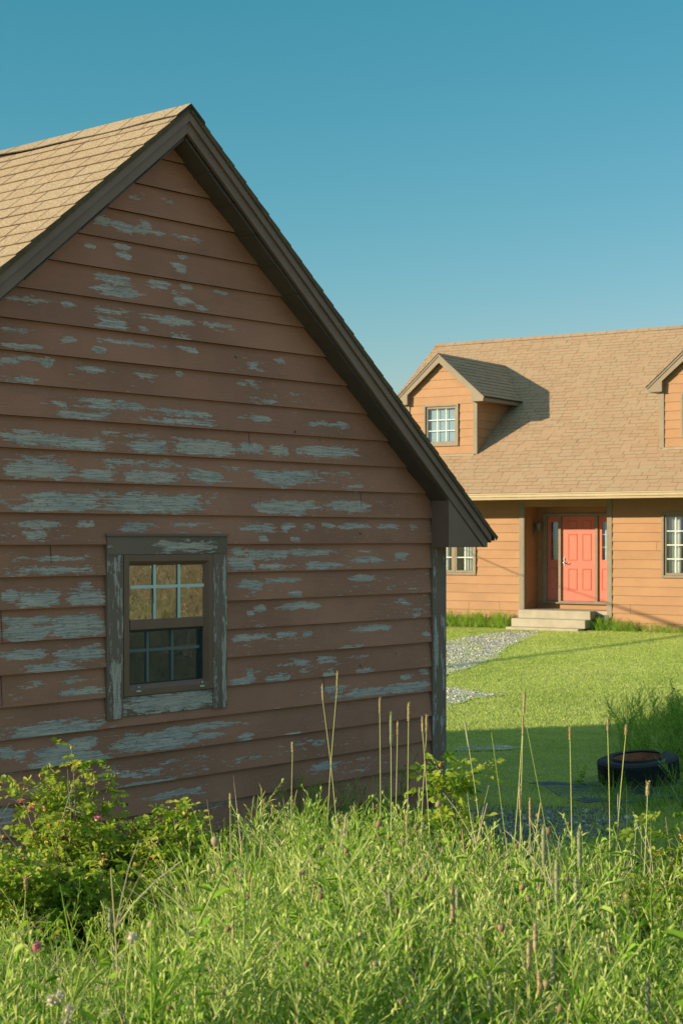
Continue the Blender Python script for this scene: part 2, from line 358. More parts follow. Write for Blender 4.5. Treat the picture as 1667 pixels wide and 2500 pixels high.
# ------------------------------------------------------------------ shed (x along the gable wall to the left, y outwards, z up)
plain('gap_dark', (.03, .022, .018), .9, .1)
plain('seam_dark', (.045, .03, .024), .9, .1)
plain('shingle_edge', (.05, .045, .04), .9, .2, 60)
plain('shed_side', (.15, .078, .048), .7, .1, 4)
SHED = empty('wooden_shed', (.7947, 13.0704, 0), math.atan2(-.7559, -.6548), label='weathered brown wooden shed with peeling lap siding and steep gable, nearest the camera', cat='shed')
PATCH = np.array([[3.54,4.153,0.07,0.027,1.0],[3.38,4.156,0.09,0.017,1.0],[3.3,4.137,0.11,0.022,1.0],[3.17,4.194,0.05,0.012,1.0],[3.1,4.148,0.09,0.018,1.0],[2.8,4.15,0.16,0.035,0.5],[3.25,4.357,0.14,0.018,0.5],[2.96,4.361,0.15,0.012,0.5],[3.37,4.019,0.07,0.012,1.0],[3.36,3.958,0.06,0.02,1.0],[3.63,3.982,0.04,0.012,1.0],[2.83,4.01,0.04,0.012,1.0],[2.88,3.945,0.06,0.017,1.0],[2.86,3.92,0.03,0.016,1.0],[3.44,3.794,0.15,0.029,1.0],[3.41,3.718,0.22,0.022,1.0],[3.04,3.809,0.11,0.019,1.0],[2.8,3.818,0.06,0.014,1.0],[2.84,3.728,0.08,0.026,1.0],[2.48,3.814,0.06,0.012,1.0],[2.67,3.683,0.06,0.012,1.0],[4.11,3.595,0.19,0.022,0.8],[3.81,3.588,0.05,0.012,1.0],[3.45,3.583,0.23,0.014,0.8],[2.96,3.585,0.26,0.026,0.8],[2.49,3.585,0.18,0.012,1.0],[3.47,3.505,0.13,0.026,1.0],[3.2,3.498,0.03,0.012,1.0],[2.86,3.482,0.1,0.012,1.0],[4.21,3.394,0.12,0.013,0.8],[3.81,3.383,0.07,0.012,1.0],[3.31,3.402,0.31,0.018,0.8],[2.79,3.407,0.09,0.012,1.0],[3.57,3.33,0.05,0.012,1.0],[4.18,3.303,0.14,0.013,1.0],[4.27,3.215,0.06,0.019,1.0],[4.13,3.238,0.06,0.014,1.0],[3.98,3.228,0.05,0.02,1.0],[3.62,3.211,0.18,0.027,0.7],[3.17,3.21,0.11,0.044,0.6],[2.86,3.233,0.03,0.012,1.0],[2.16,3.353,0.09,0.012,1.0],[1.89,3.407,0.05,0.015,1.0],[2.21,3.219,0.16,0.033,0.5],[4.19,3.096,0.14,0.012,1.0],[3.88,2.99,0.05,0.012,1.0],[3.46,2.995,0.31,0.029,0.75],[2.83,2.978,0.33,0.012,0.8],[2.18,2.987,0.2,0.02,0.7],[3.72,2.913,0.19,0.017,1.0],[2.86,2.925,0.38,0.02,0.8],[4.09,2.754,0.24,0.034,1.0],[3.71,2.74,0.21,0.033,1.0],[3.15,2.744,0.17,0.032,1.0],[2.64,2.755,0.3,0.046,1.0],[2.19,2.771,0.12,0.023,1.0],[1.91,2.76,0.09,0.028,1.0],[3.32,2.812,0.31,0.016,0.5],[4.04,2.633,0.27,0.028,0.5],[4.04,2.555,0.27,0.041,1.0],[3.58,2.545,0.13,0.034,1.0],[3.13,2.547,0.23,0.039,1.0],[2.63,2.558,0.18,0.031,1.0],[1.99,2.578,0.18,0.024,1.0],[3.18,2.628,0.53,0.039,0.5],[2.25,2.616,0.27,0.015,0.5],[3.93,2.335,0.37,0.024,1.0],[3.85,2.391,0.33,0.031,1.0],[3.08,2.363,0.46,0.05,1.0],[1.98,2.36,0.17,0.031,1.0],[3.11,2.428,0.8,0.028,0.5],[4.03,2.224,0.18,0.015,1.0],[4.09,2.159,0.09,0.016,1.0],[3.66,2.224,0.08,0.012,1.0],[3.24,2.22,0.13,0.013,1.0],[3.27,2.195,0.11,0.012,1.0],[2.12,2.218,0.2,0.015,1.0],[1.84,2.222,0.03,0.016,1.0],[2.79,2.227,0.27,0.012,0.5],[3.9,2.026,0.37,0.013,0.75],[3.94,1.937,0.38,0.012,1.0],[2.32,2.05,0.06,0.022,1.0],[2.09,2.035,0.15,0.022,1.0],[2.3,1.964,0.12,0.037,1.0],[1.98,1.933,0.17,0.013,1.0],[1.87,2.03,0.06,0.019,1.0],[4.27,1.802,0.06,0.021,1.0],[4.04,1.774,0.16,0.042,1.0],[3.67,1.769,0.16,0.038,1.0],[3.66,1.852,0.04,0.02,1.0],[2.19,1.823,0.11,0.024,1.0],[1.93,1.84,0.12,0.015,1.0],[4.12,1.648,0.21,0.023,1.0],[4.13,1.571,0.19,0.046,1.0],[3.74,1.6,0.21,0.07,1.0],[2.1,1.651,0.05,0.012,1.0],[2.1,1.535,0.05,0.012,1.0],[4.16,1.44,0.17,0.023,1.0],[3.73,1.425,0.21,0.032,1.0],[3.94,1.344,0.26,0.015,1.0],[2.2,1.454,0.2,0.015,1.0],[1.86,1.455,0.05,0.015,1.0],[3.92,1.264,0.41,0.021,0.5],[3.71,1.18,0.2,0.017,1.0],[4.12,1.201,0.21,0.012,0.5],[2.28,1.157,0.12,0.024,1.0],[1.92,1.144,0.11,0.012,1.0],[2.06,3.096,0.17,0.012,1.0],[2.1,2.984,0.13,0.012,1.0],[1.34,2.975,0.28,0.021,0.8],[2.15,2.776,0.08,0.016,1.0],[1.91,2.759,0.09,0.031,1.0],[1.38,2.78,0.35,0.033,1.0],[1.82,2.578,0.34,0.025,1.0],[1.53,2.616,0.7,0.02,0.5],[1.87,2.513,0.13,0.012,1.0],[1.09,2.514,0.13,0.012,1.0],[1.82,2.372,0.34,0.034,1.0],[1.14,2.386,0.25,0.027,1.0],[1.75,2.317,0.14,0.012,1.0],[2.07,2.22,0.16,0.012,1.0],[1.8,2.226,0.08,0.013,1.0],[1.59,2.221,0.08,0.012,1.0],[1.37,2.224,0.08,0.012,1.0],[1.09,2.229,0.18,0.016,1.0],[0.69,2.234,0.13,0.014,1.0],[0.37,2.227,0.04,0.012,1.0],[2.08,2.129,0.04,0.012,1.0],[1.74,2.127,0.05,0.012,1.0],[2.06,2.035,0.17,0.017,1.0],[1.59,2.041,0.37,0.014,1.0],[0.97,2.046,0.23,0.012,0.5],[0.93,1.98,0.18,0.019,1.0],[0.53,2.004,0.08,0.02,1.0],[1.88,1.931,0.23,0.012,1.0],[1.43,1.941,0.22,0.02,1.0],[2.2,1.945,0.03,0.021,1.0],[2.15,1.813,0.08,0.026,1.0],[1.85,1.844,0.2,0.013,1.0],[1.74,1.741,0.07,0.012,1.0],[0.99,1.84,0.15,0.012,1.0],[1.67,1.659,0.22,0.021,1.0],[2.19,1.614,0.03,0.012,1.0],[0.49,1.639,0.05,0.012,1.0],[0.34,1.542,0.05,0.012,1.0],[2.09,1.652,0.05,0.012,1.0],[0.87,1.468,0.25,0.014,1.0],[0.56,1.513,0.06,0.012,0.5],[2.12,1.46,0.11,0.016,1.0],[1.82,1.457,0.1,0.012,1.0],[1.6,1.45,0.05,0.012,1.0],[0.22,1.383,0.04,0.015,1.0],[1.12,1.341,0.17,0.012,1.0],[1.67,1.25,0.07,0.012,1.0],[1.39,1.252,0.11,0.012,1.0],[0.97,1.149,0.1,0.013,1.0],[1.37,1.144,0.06,0.012,1.0],[1.01,1.253,0.15,0.012,0.5],[1.92,1.143,0.12,0.012,1.0],[2.2,1.18,0.03,0.041,1.0],[1.32,1.042,0.14,0.012,1.0],[0.94,0.984,0.4,0.017,1.0],[0.48,0.988,0.3,0.025,1.0],[0.47,1.075,0.05,0.012,1.0],[0.24,1.093,0.05,0.012,1.0],[3.92,0.967,0.41,0.04,1.0],[3.08,0.819,0.36,0.052,1.0],[2.66,0.874,0.42,0.019,1.0],[2.65,0.805,0.19,0.012,1.0],[3.85,0.833,0.26,0.028,1.0],[4.29,0.855,0.04,0.031,1.0],[3.79,0.758,0.33,0.031,1.0],[4.18,0.831,0.05,0.017,1.0],[3.7,0.881,0.12,0.016,1.0],[4.25,0.738,0.08,0.012,1.0],[2.25,0.764,0.08,0.016,1.0],[1.75,0.75,0.08,0.012,1.0],[1.63,0.656,0.27,0.027,0.5],[3.2,0.633,0.33,0.032,0.5],[3.45,0.638,0.22,0.044,0.5],[3.2,0.553,0.26,0.014,1.0],[2.12,0.618,0.33,0.014,0.5],[4.16,0.608,0.17,0.03,0.5],[2.93,0.45,0.26,0.014,1.0],[2.73,0.351,0.27,0.013,1.0],[1.4,0.472,0.2,0.014,1.0],[2.46,0.348,0.21,0.018,1.0],[4.08,0.227,0.08,0.027,1.0],[4.29,0.49,0.04,0.051,1.0],[3.95,0.338,0.13,0.046,1.0]])
Z0, EX = .1605, .1945
HW = 2.967; SL = .8225; LD = 5.4
TOP = lambda s: 2.525+SL*(HW-abs(s-HW))      # shingle top surface
WTOP = lambda s: TOP(s)-.12
kb = np.floor((PATCH[:, 1]-Z0)/EX).astype(int)
def shed_wear(P, k):
    Q = PATCH[kb == k]; out = []
    for s, z in P:
        w = 0.
        if len(Q):
            ds = np.abs(s-Q[:, 0])/(Q[:, 2]+.015); dz = np.abs(z-Q[:, 1])/(Q[:, 3]*1.04+.006)
            d = (ds**3.+dz**3.)**(1/3.)
            w = float(np.max(np.clip(1.52-d, 0, 1)*np.where(Q[:, 4] < .65, .62, Q[:, 4])))
        fz = (z-(Z0+k*EX))/EX
        w = max(w, (.30+.15*math.sin(s*2.7+k*1.9)*math.sin(s*1.1+k*3.7))*(1. if z < 3.2 else max(0., (4.2-z))*.9)*(1. if .1 < fz < .75 else .75))
        w = max(w, .30*max(0, 1-fz*9.) if z < 3.3 else 0)
        out.append(w)
    return out
mb = MB()
fnW = lambda s, o, z: (s, o, z)
sxl = lambda z: max(0., (z-2.405)/SL); sxr = lambda z: min(2*HW, 2*HW-(z-2.405)/SL)
lap_wall(mb, fnW, Z0, EX, 24, sxl, sxr, out=.022, holes=[(2.60, 3.35, 1.15, 2.02)], dx=.03, rows=6, wearfn=shed_wear, zmax=4.83)
for s, k in ((3.947, 9), (3.105, 8), (4.322, 7), (4.322, 5), (1.42, 4), (1.0, 11), (2.2, 13)):
    z = Z0+k*EX; mb.quad([(s, .0215, z+.004), (s+.004, .0215, z+.004), (s+.004, .006, z+EX-.004), (s, .006, z+EX-.004)], None, 1, [0]*4)
mb.quad([(0, -.004, 0), (2*HW, -.004, 0), (2*HW, -.004, 1.15), (0, -.004, 1.15)], None, 0, [0.3]*4)
mb.build('gable_wall', [M['shed_paint'], M['gap_dark']], SHED)
def part(name, mats, fnbuild, parent, **k):
    m = MB(); fnbuild(m); return m.build(name, mats, parent, **k)
# plain walls, with lap boards too
def side(m, x, sgn):
    lap_wall(m, lambda s, o, z: (x-sgn*o*-1*-1 if False else x+sgn*o, -s, z), Z0, EX, 12, lambda z: 0.0, lambda z: LD, zmax=2.35)
    m.quad([(x, 0, 0), (x, -LD, 0), (x, -LD, Z0), (x, 0, Z0)]); m.quad([(x-sgn*.06, 0, 0), (x-sgn*.06, -LD, 0), (x-sgn*.06, -LD, 2.38), (x-sgn*.06, 0, 2.38)], None, 2)
part('side_wall', [M['shed_side'], M['gap_dark'], M['interior']], lambda m: side(m, 0., -1), SHED)
part('side_wall', [M['shed_side'], M['gap_dark'], M['interior']], lambda m: side(m, 2*HW, 1), SHED)
def backw(m):
    lap_wall(m, lambda s, o, z: (s, -LD-o, z), Z0, EX, 24, sxl, sxr, zmax=4.83)
    m.quad([(0, -LD, 0), (2*HW, -LD, 0), (2*HW, -LD, Z0), (0, -LD, Z0)])
    m.quad([(0, -LD+.06, 0), (2*HW, -LD+.06, 0), (2*HW, -LD+.06, 2.41), (HW, -LD+.06, 4.82), (0, -LD+.06, 2.41)], None, 2)
part('back_wall', [M['shed_side'], M['gap_dark'], M['interior']], backw, SHED)
# inner lining of the gable wall and room floor
def lining(m):
    y = -.06
    for p in ([(0, y, 0), (2.60, y, 0), (2.60, y, 2.41), (0, y, 2.41)], [(3.35, y, 0), (2*HW, y, 0), (2*HW, y, 2.41), (3.35, y, 2.41)],
              [(2.60, y, 0), (3.35, y, 0), (3.35, y, 1.15), (2.60, y, 1.15)], [(2.60, y, 2.02), (3.35, y, 2.02), (3.35, y, 2.41), (2.60, y, 2.41)], [(0, y, 2.41), (2*HW, y, 2.41), (HW, y, 4.82)]):
        m.quad(p)
    m.quad([(0, -.06, .02), (2*HW, -.06, .02), (2*HW, -LD, .02), (0, -LD, .02)])
    m.box((2.80, -.62, .02), (2.86, -.56, 2.3)); 
    for z in (1.05,): m.box((2.5, -1.2, z), (4.2, -.7, z+.05))
part('lining', [M['interior']], lining, SHED)
# corner board
def cb(m, s0, s1, y0, y1, z0, z1, dx=.02, dz=.05, seed=1, pw=.9, n=26, axis='z'):
    """board with a worn front face. front at y1"""
    r = np.random.default_rng(seed)
    hz = z1-z0; hx = s1-s0
    if axis == 'z': Q = np.stack([s0+hx*r.choice([.12, .3, .75, .92], n), r.uniform(z0, z1, n), r.uniform(.006, .02, n), r.uniform(.03, .14, n)], 1)
    else: Q = np.stack([r.uniform(s0, s1, n), z0+hz*r.uniform(.05, .95, n), r.uniform(.02, .1, n), r.uniform(.006, .015, n)], 1)
    nx = max(2, int(hx/dx)); nz = max(2, int(hz/dz))
    def wf(s, z, extra):
        d = ((np.abs(s-Q[:, 0])/(Q[:, 2]+.006))**2+(np.abs(z-Q[:, 1])/(Q[:, 3]+.006))**2)**.5
        w = float(np.max(np.clip(1.5-d, 0, 1)))*pw*.8
        for (a, b, c, d2, st) in extra:
            d = ((abs(s-a)/c)**4+(abs(z-b)/d2)**4)**.25; w = max(w, min(1, max(0, 1.6-d))*st)
        return w
    return Q, nx, nz, wf
def worn_board(name, s0, s1, y0, y1, z0, z1, extra=(), seed=1, mat='shed_trim_paint', parent=None, axis='z', n=26, pw=.7):
    m = MB(); Q, nx, nz, wf = cb(m, s0, s1, y0, y1, z0, z1, seed=seed, n=n, axis=axis, pw=pw)
    e = .003
    for i in range(nx):
        for j in range(nz):
            a, b = s0+(s1-s0)*i/nx, s0+(s1-s0)*(i+1)/nx; c, d = z0+(z1-z0)*j/nz, z0+(z1-z0)*(j+1)/nz
            P = [(a, c), (b, c), (b, d), (a, d)]
            m.quad([(p[0], y1, p[1]) for p in P], [(p[0]+seed*2.3, p[1]+seed) for p in P], 0, [wf(*p, extra) for p in P])
    W0 = [0.]*4
    m.quad([(s0, y0, z0), (s0, y1, z0), (s0, y1, z1), (s0, y0, z1)], [(y0, z0), (y1, z0), (y1, z1), (y0, z1)], 0, W0)
    m.quad([(s1, y1, z0), (s1, y0, z0), (s1, y0, z1), (s1, y1, z1)], [(y0, z0), (y1, z0), (y1, z1), (y0, z1)], 0, W0)
    m.quad([(s0, y0, z1), (s0, y1, z1), (s1, y1, z1), (s1, y0, z1)], None, 0, W0)
    m.quad([(s0, y1, z0), (s0, y0, z0), (s1, y0, z0), (s1, y1, z0)], None, 0, W0)
    return m.build(name, [M[mat]], parent)
worn_board('corner_board', -.022, .155, -.0, .032, .0, 2.12, extra=[(.10, 1.28, .018, .16, 1.), (.06, .72, .05, .02, .7), (.1, .75, .012, .3, .62)], seed=4, parent=SHED, n=70)
worn_board('corner_board', 2*HW-.155, 2*HW+.022, -.0, .032, .0, 2.12, seed=5, parent=SHED)
part('corner_board', [M['shed_fascia']], lambda m: m.box((-.022, -.15, 0), (.0, -.001, 2.4)), SHED)
# rake boards, upper trim, soffit, eave box
def rk(m, sgn, lo, hi, y0, y1, ext, mi=0, s_in=HW):
    f = lambda s: s if sgn > 0 else 2*HW-s
    pts = [(-ext, TOP(0)-SL*ext+lo), (s_in, TOP(s_in)+lo), (s_in, TOP(s_in)+hi), (-ext, TOP(0)-SL*ext+hi)]
    m.prism([(f(s), z) for s, z in pts], lambda p, d: (p[0], d, p[1]), y0, y1, mi)
for sg in (1, -1):
    def rb(m):
        f = lambda s: s if sg > 0 else 2*HW-s
        # main board, cut plumb and level at the eave tail
        pts = [(-.315, 2.071), (.157, 2.459), (HW, TOP(HW)-.178), (HW, TOP(HW)-.095), (-.355, TOP(0)-SL*.355-.105), (-.355, 2.071)]
        m.prism([(f(s), z) for s, z in pts], lambda p, d: (p[0], d, p[1]), .165, .195)
    part('rake_board', [M['shed_fascia']], rb, SHED, bevel=.003)
    part('rake_molding', [M['shed_fascia']], lambda m: rk(m, sg, -.101, -.013, .165, .212, .385), SHED, bevel=.003)
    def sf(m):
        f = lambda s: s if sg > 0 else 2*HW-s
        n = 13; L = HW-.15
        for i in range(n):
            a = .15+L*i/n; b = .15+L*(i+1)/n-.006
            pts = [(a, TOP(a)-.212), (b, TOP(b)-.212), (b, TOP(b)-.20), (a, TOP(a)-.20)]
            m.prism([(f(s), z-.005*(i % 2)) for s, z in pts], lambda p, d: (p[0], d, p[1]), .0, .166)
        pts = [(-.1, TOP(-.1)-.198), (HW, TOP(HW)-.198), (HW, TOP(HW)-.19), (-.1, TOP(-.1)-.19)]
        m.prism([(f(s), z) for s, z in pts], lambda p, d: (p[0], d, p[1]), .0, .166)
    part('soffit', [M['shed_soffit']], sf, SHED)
    def eb(m):
        f = lambda s: s if sg > 0 else 2*HW-s
        pts = [(-.355, 2.07), (.15, 2.07), (.15, 2.452), (-.355, 2.09)]
        pts = [(-.3, 2.0725), (.152, 2.0725), (.152, 2.45)]
        m.prism([(f(s), z) for s, z in pts], lambda p, d: (p[0], d, p[1]), .02, .188)
    part('eave_box', [M['shed_fascia']], eb, SHED)
    def ef(m):
        f = lambda s: s if sg > 0 else 2*HW-s
        m.box((f(-.335), .165, 2.072), (f(-.355), -LD-.2, 2.16)); m.box((f(-.335), .01, 2.073), (f(0), -LD-.2, 2.083))
    part('eave_fascia', [M['shed_fascia']], ef, SHED)
# roof
def shed_roof(m):
    c = math.atan(SL); LS = (HW+.46)/math.cos(c)
    Sd = (math.cos(c), 0, math.sin(c)); N = (-math.sin(c), 0, math.cos(c))
    roof_slope(m, (-.46, .222, TOP(0)-SL*.46), (0, -1, 0), LD+.44, Sd, LS, N, .145, .008, .45)
    Sd = (-math.cos(c), 0, math.sin(c)); N = (math.sin(c), 0, math.cos(c))
    roof_slope(m, (2*HW+.46, .222, TOP(0)-SL*.46), (0, -1, 0), LD+.44, Sd, LS, N, .145, .008, .45, uvo=(3, 0))
    # deck underneath
    for f in (lambda s: s, lambda s: 2*HW-s):
        pts = [(-.44, TOP(0)-SL*.44-.014), (HW, TOP(HW)-.014), (HW, TOP(HW)-.04), (-.44, TOP(0)-SL*.44-.04)]
        m.prism([(f(s), z) for s, z in pts], lambda p, d: (p[0], d, p[1]), .205, -LD-.2, 1)
plain('shed_butt', (.13, .085, .05), .9, .2, 60)
ROOF = part('roof', [M['shed_shingle'], M['shed_butt']], shed_roof, SHED)
def cap(m):
    L = LD+.45; n = 40; c = math.atan(SL)
    lift = lambda x: .006+.034*math.exp(-((x-2.2)/.75)**2)+.004*math.sin(x*7)
    for sg in (1, -1):
        for i in range(n):
            x0, x1 = L*i/n, L*(i+1)/n; W_ = .165
            P = lambda x, d, l: (HW+sg*d*math.cos(c), .227-x, TOP(HW)+.012-d*math.sin(c)+l)
            l0, l1 = (lift(x0), lift(x1)) if sg > 0 else (.006, .006)
            if sg < 0: pass
            m.quad([P(x0, 0, .0), P(x1, 0, .0), P(x1, W_, l1), P(x0, W_, l0)], [(x0, .02), (x1, .02), (x1, .12), (x0, .12)], 0)
            m.quad([P(x0, W_, l0), P(x1, W_, l1), P(x1, W_, l1-.007), P(x0, W_, l0-.007)], None, 1)
            if l0 > .02: m.quad([P(x0, W_-.03, l0-.005), P(x1, W_-.03, l1-.005), P(x1, W_-.03, -.012), P(x0, W_-.03, -.012)], None, 1)
        m.quad([(HW, .2275, TOP(HW)+.012), (HW+sg*.165*math.cos(c), .2275, TOP(HW)+.012-.165*math.sin(c)), (HW+sg*.165*math.cos(c), .2275, TOP(HW)-.01-.165*math.sin(c)), (HW, .2275, TOP(HW)-.01)], None, 1)
# lifted side is the sunny one (x greater than the ridge)
part('ridge_cap', [M['shed_shingle'], M['shingle_edge']], cap, ROOF)
# window
def frame(m, x0, x1, z0, z1, w, y_out, y_in, fn=lambda x, y, z: (x, y, z), splay=0.02):
    """mitred frame with a splayed inner edge; front y_out, inner lip y_in."""
    O = [(x0, z0), (x1, z0), (x1, z1), (x0, z1)]; I = [(x0+w, z0+w), (x1-w, z0+w), (x1-w, z1-w), (x0+w, z1-w)]
    Mi = [(x0+w-splay, z0+w-splay), (x1-w+splay, z0+w-splay), (x1-w+splay, z1-w+splay), (x0+w-splay, z1-w+splay)]
    back = y_in-(y_out-y_in)*.6-.0
    for i in range(4):
        j = (i+1) % 4
        m.quad([fn(O[i][0], y_out, O[i][1]), fn(O[j][0], y_out, O[j][1]), fn(Mi[j][0], y_out, Mi[j][1]), fn(Mi[i][0], y_out, Mi[i][1])])
        m.quad([fn(Mi[i][0], y_out, Mi[i][1]), fn(Mi[j][0], y_out, Mi[j][1]), fn(I[j][0], y_in, I[j][1]), fn(I[i][0], y_in, I[i][1])])
        m.quad([fn(I[i][0], y_in, I[i][1]), fn(I[j][0], y_in, I[j][1]), fn(I[j][0], back, I[j][1]), fn(I[i][0], back, I[i][1])])
        m.quad([fn(O[i][0], y_out, O[i][1]), fn(O[j][0], y_out, O[j][1]), fn(O[j][0], back, O[j][1]), fn(O[i][0], back, O[i][1])])
m = MB(); frame(m, 2.575, 3.373, 1.128, 2.037, .07, .034, .006, splay=.028)
m.box((2.645, -.025, 1.552), (3.305, .014, 1.618)); m.box((2.645, -.03, 1.535), (3.305, -.006, 1.556))
SW = m.build('window', [M['vinyl_brown']], SHED, bevel=.002)
worn_board('casing', 2.441, 3.514, .0, .033, 2.04, 2.155, extra=[(2.83, 2.078, .28, .03, 1.), (2.62, 2.062, .12, .02, .9)], seed=11, mat='shed_trim_paint_wide', parent=SW, axis='x', n=30)
part('casing', [M['shed_trim_paint_wide']], lambda m: m.box((2.432, 0, 2.157), (3.523, .042, 2.172)), SW)
worn_board('casing', 3.378, 3.514, .0, .031, .992, 2.038, extra=[(3.437, 1.93, .012, .12, .95), (3.43, 1.16, .032, .19, 1.), (3.46, 1.3, .012, .12, .8), (3.435, 1.03, .02, .05, .8)], seed=12, parent=SW, n=50)
worn_board('casing', 2.441, 2.570, .0, .031, .992, 2.038, extra=[(2.461, 1.88, .014, .13, 1.), (2.467, 1.3, .018, .3, 1.), (2.458, 1.08, .014, .1, .9)], seed=13, parent=SW, n=60)
worn_board('apron', 2.573, 3.375, .0, .026, 1.0, 1.124, extra=[(2.95, 1.065, .42, .065, 1.)], seed=14, mat='shed_trim_paint_wide', parent=SW, axis='x', n=10)
part('pane', [M['glass_old']], lambda m: m.quad([(2.64, .004, 1.61), (3.31, .004, 1.61), (3.31, .004, 1.975), (2.64, .004, 1.975)]), SW)
part('pane', [M['glass_old']], lambda m: m.quad([(2.64, -.028, 1.195), (3.31, -.028, 1.195), (3.31, -.028, 1.56), (2.64, -.028, 1.56)]), SW)
part('screen', [M['insect_screen']], lambda m: m.quad([(2.64, -.002, 1.195), (3.31, -.002, 1.195), (3.31, -.002, 1.556), (2.64, -.002, 1.556)]), SW)
def grid(m):
    for s in (3.091, 2.873): m.box((s-.0105, .0065, 1.615), (s+.0105, .0135, 1.972))
    m.box((2.644, .006, 1.783+.035), (3.306, .0142, 1.783+.056))
part('muntin_grid', [M['white_vinyl']], grid, SW)
def grid2(m):
    for s in (3.125, 2.905): m.box((s-.0095, -.024, 1.205), (s+.0095, -.016, 1.55))
    m.box((2.66, -.0245, 1.405), (3.306, -.0155, 1.425))
part('muntin_grid', [M['white_vinyl']], grid2, SW)
for s, z in ((3.252, 1.163), (2.682, 1.158)):
    part('latch', [M['white_vinyl']], lambda m: (m.box((s-.018, .0345, z-.010), (s+.018, .039, z-.001)), m.box((s-.006, .0345, z+.016), (s+.004, .039, z+.026))), SW)

# ------------------------------------------------------------------ house (x along the front, y inwards, z up)
HO = empty('timber_house', (4.3216, 39.0, 0), math.atan2(-.5521, .8338), label='sunlit orange lap-sided house with brown shingle roof, dormers and red front door', cat='house')
HZ, HE = .408-.2064*2, .2064
UL, UR = -4.85, 6.95; HD = 9.44; EO = 1.1; ZE = 3.175; RS = .75; RW = 4.72
RZ = lambda w: ZE+RS*(min(w, 2*RW-w)+EO)
fnF = lambda s, o, z: (s, -o, z)
WIN = [(-2.50, -1.27), (3.495, 4.725)]
holes = [(a+.06, b-.06, 1.29, 2.67) for a, b in WIN]
def hwear(P, k): return [0.18 if random.random() < .1 else 0. for _ in P]
def seams(m, lo, hi, seed):
    r = random.Random(seed)
    for k in range(1, 13):
        for i in range(r.randint(0, 2)):
            s = r.uniform(lo+.3, hi-.3); z = HZ+k*HE
            if any(a-.1 < s < b+.1 and 1.1 < z < 2.8 for a, b in WIN): continue
            m.quad([(s, -.0255, z+.004), (s+.004, -.0255, z+.004), (s+.004, -.006, z+HE-.006), (s, -.006, z+HE-.006)], None, 1, [0]*4)
def front(m):
    lap_wall(m, fnF, HZ, HE, 15, lambda z: UL, lambda z: -.10, holes=[holes[0]], zmax=3.06, out=.021, dx=.6, wearfn=hwear); seams(m, UL, -.1, 5)
def front2(m):
    lap_wall(m, fnF, HZ, HE, 15, lambda z: 2.28, lambda z: UR, holes=[holes[1]], zmax=3.06, out=.021, dx=.6, wearfn=hwear); seams(m, 2.28, UR, 6)
part('front_wall', [M['house_paint'], M['gap_dark']], front, HO); part('front_wall', [M['house_paint'], M['gap_dark']], front2, HO)
def recess(m):
    d = .72
    lap_wall(m, lambda s, o, z: (.0+o, s, z), HZ+.0, HE, 15, lambda z: .0, lambda z: d, zmax=2.95, out=.012)
    lap_wall(m, lambda s, o, z: (2.16-o, s, z), HZ+.0, HE, 15, lambda z: .0, lambda z: d, zmax=2.95, out=.012)
    lap_wall(m, lambda s, o, z: (s, d-o, z), HZ, HE, 15, lambda z: .012, lambda z: 2.148, holes=[(.23, 1.99, .60, 2.69)], zmax=2.95, out=.012)
    m.quad([(0, 0, 2.93), (2.16, 0, 2.93), (2.16, d, 2.93), (0, d, 2.93)])
part('porch_wall', [M['house_paint'], M['gap_dark']], recess, HO)
def shell(m):
    I = .12
    for x in (UL, UR):
        lap_wall(m, lambda s, o, z: (x+(-o if x < 0 else o), s, z), HZ, HE, 40, lambda z: 0 if z < 3.1 else (z-3.1)/RS+.0, lambda z: HD if z < 3.1 else HD-(z-3.1)/RS, zmax=6.6)
    m.quad([(UL, HD, 0), (UR, HD, 0), (UR, HD, 3.1), (UL, HD, 3.1)])
part('side_wall', [M['house_paint'], M['gap_dark']], shell, HO)
def inner(m):
    for a, b in WIN:
        m.quad([(a-.3, 1.6, .3), (b+.3, 1.6, .3), (b+.3, 1.6, 3.), (a-.3, 1.6, 3.)]); m.quad([(a-.3, .12, .3), (a-.3, 1.6, .3), (a-.3, 1.6, 3.), (a-.3, .12, 3.)])
        m.quad([(b+.3, .12, .3), (b+.3, 1.6, .3), (b+.3, 1.6, 3.), (b+.3, .12, 3.)]); m.quad([(a-.3, .12, .3), (b+.3, .12, .3), (b+.3, 1.6, .3), (a-.3, 1.6, .3)]); m.quad([(a-.3, .12, 3.), (b+.3, .12, 3.), (b+.3, 1.6, 3.), (a-.3, 1.6, 3.)])
    m.quad([(-.1, 1.3, .5), (2.3, 1.3, .5), (2.3, 1.3, 2.8), (-.1, 1.3, 2.8)])
part('room_wall', [M['room']], inner, HO)
part('foundation', [M['concrete_dark']], lambda m: (m.box((UL+.02, .03, -.3), (-.02, .2, .02)), m.box((2.2, .03, -.3), (UR-.02, .2, .02)), m.box((1.885, -.04, -.3), (2.2, .02, .36))), HO)
# trim posts and header
for a, b in ((-.103, .012), (2.155, 2.28), (UL-.02, UL+.1)):
    part('corner_board', [M['house_trim']], lambda m: m.box((a, -.034, .30 if a > 0 else .05), (b, .02, 3.055)), HO, bevel=.004)
part('corner_board', [M['house_trim']], lambda m: m.box((.012, -.03, .30), (.030, .1, 2.93)), HO)
part('lintel', [M['house_paint']], lambda m: m.box((.013, -.025, 2.871), (2.154, .03, 3.06)), HO)
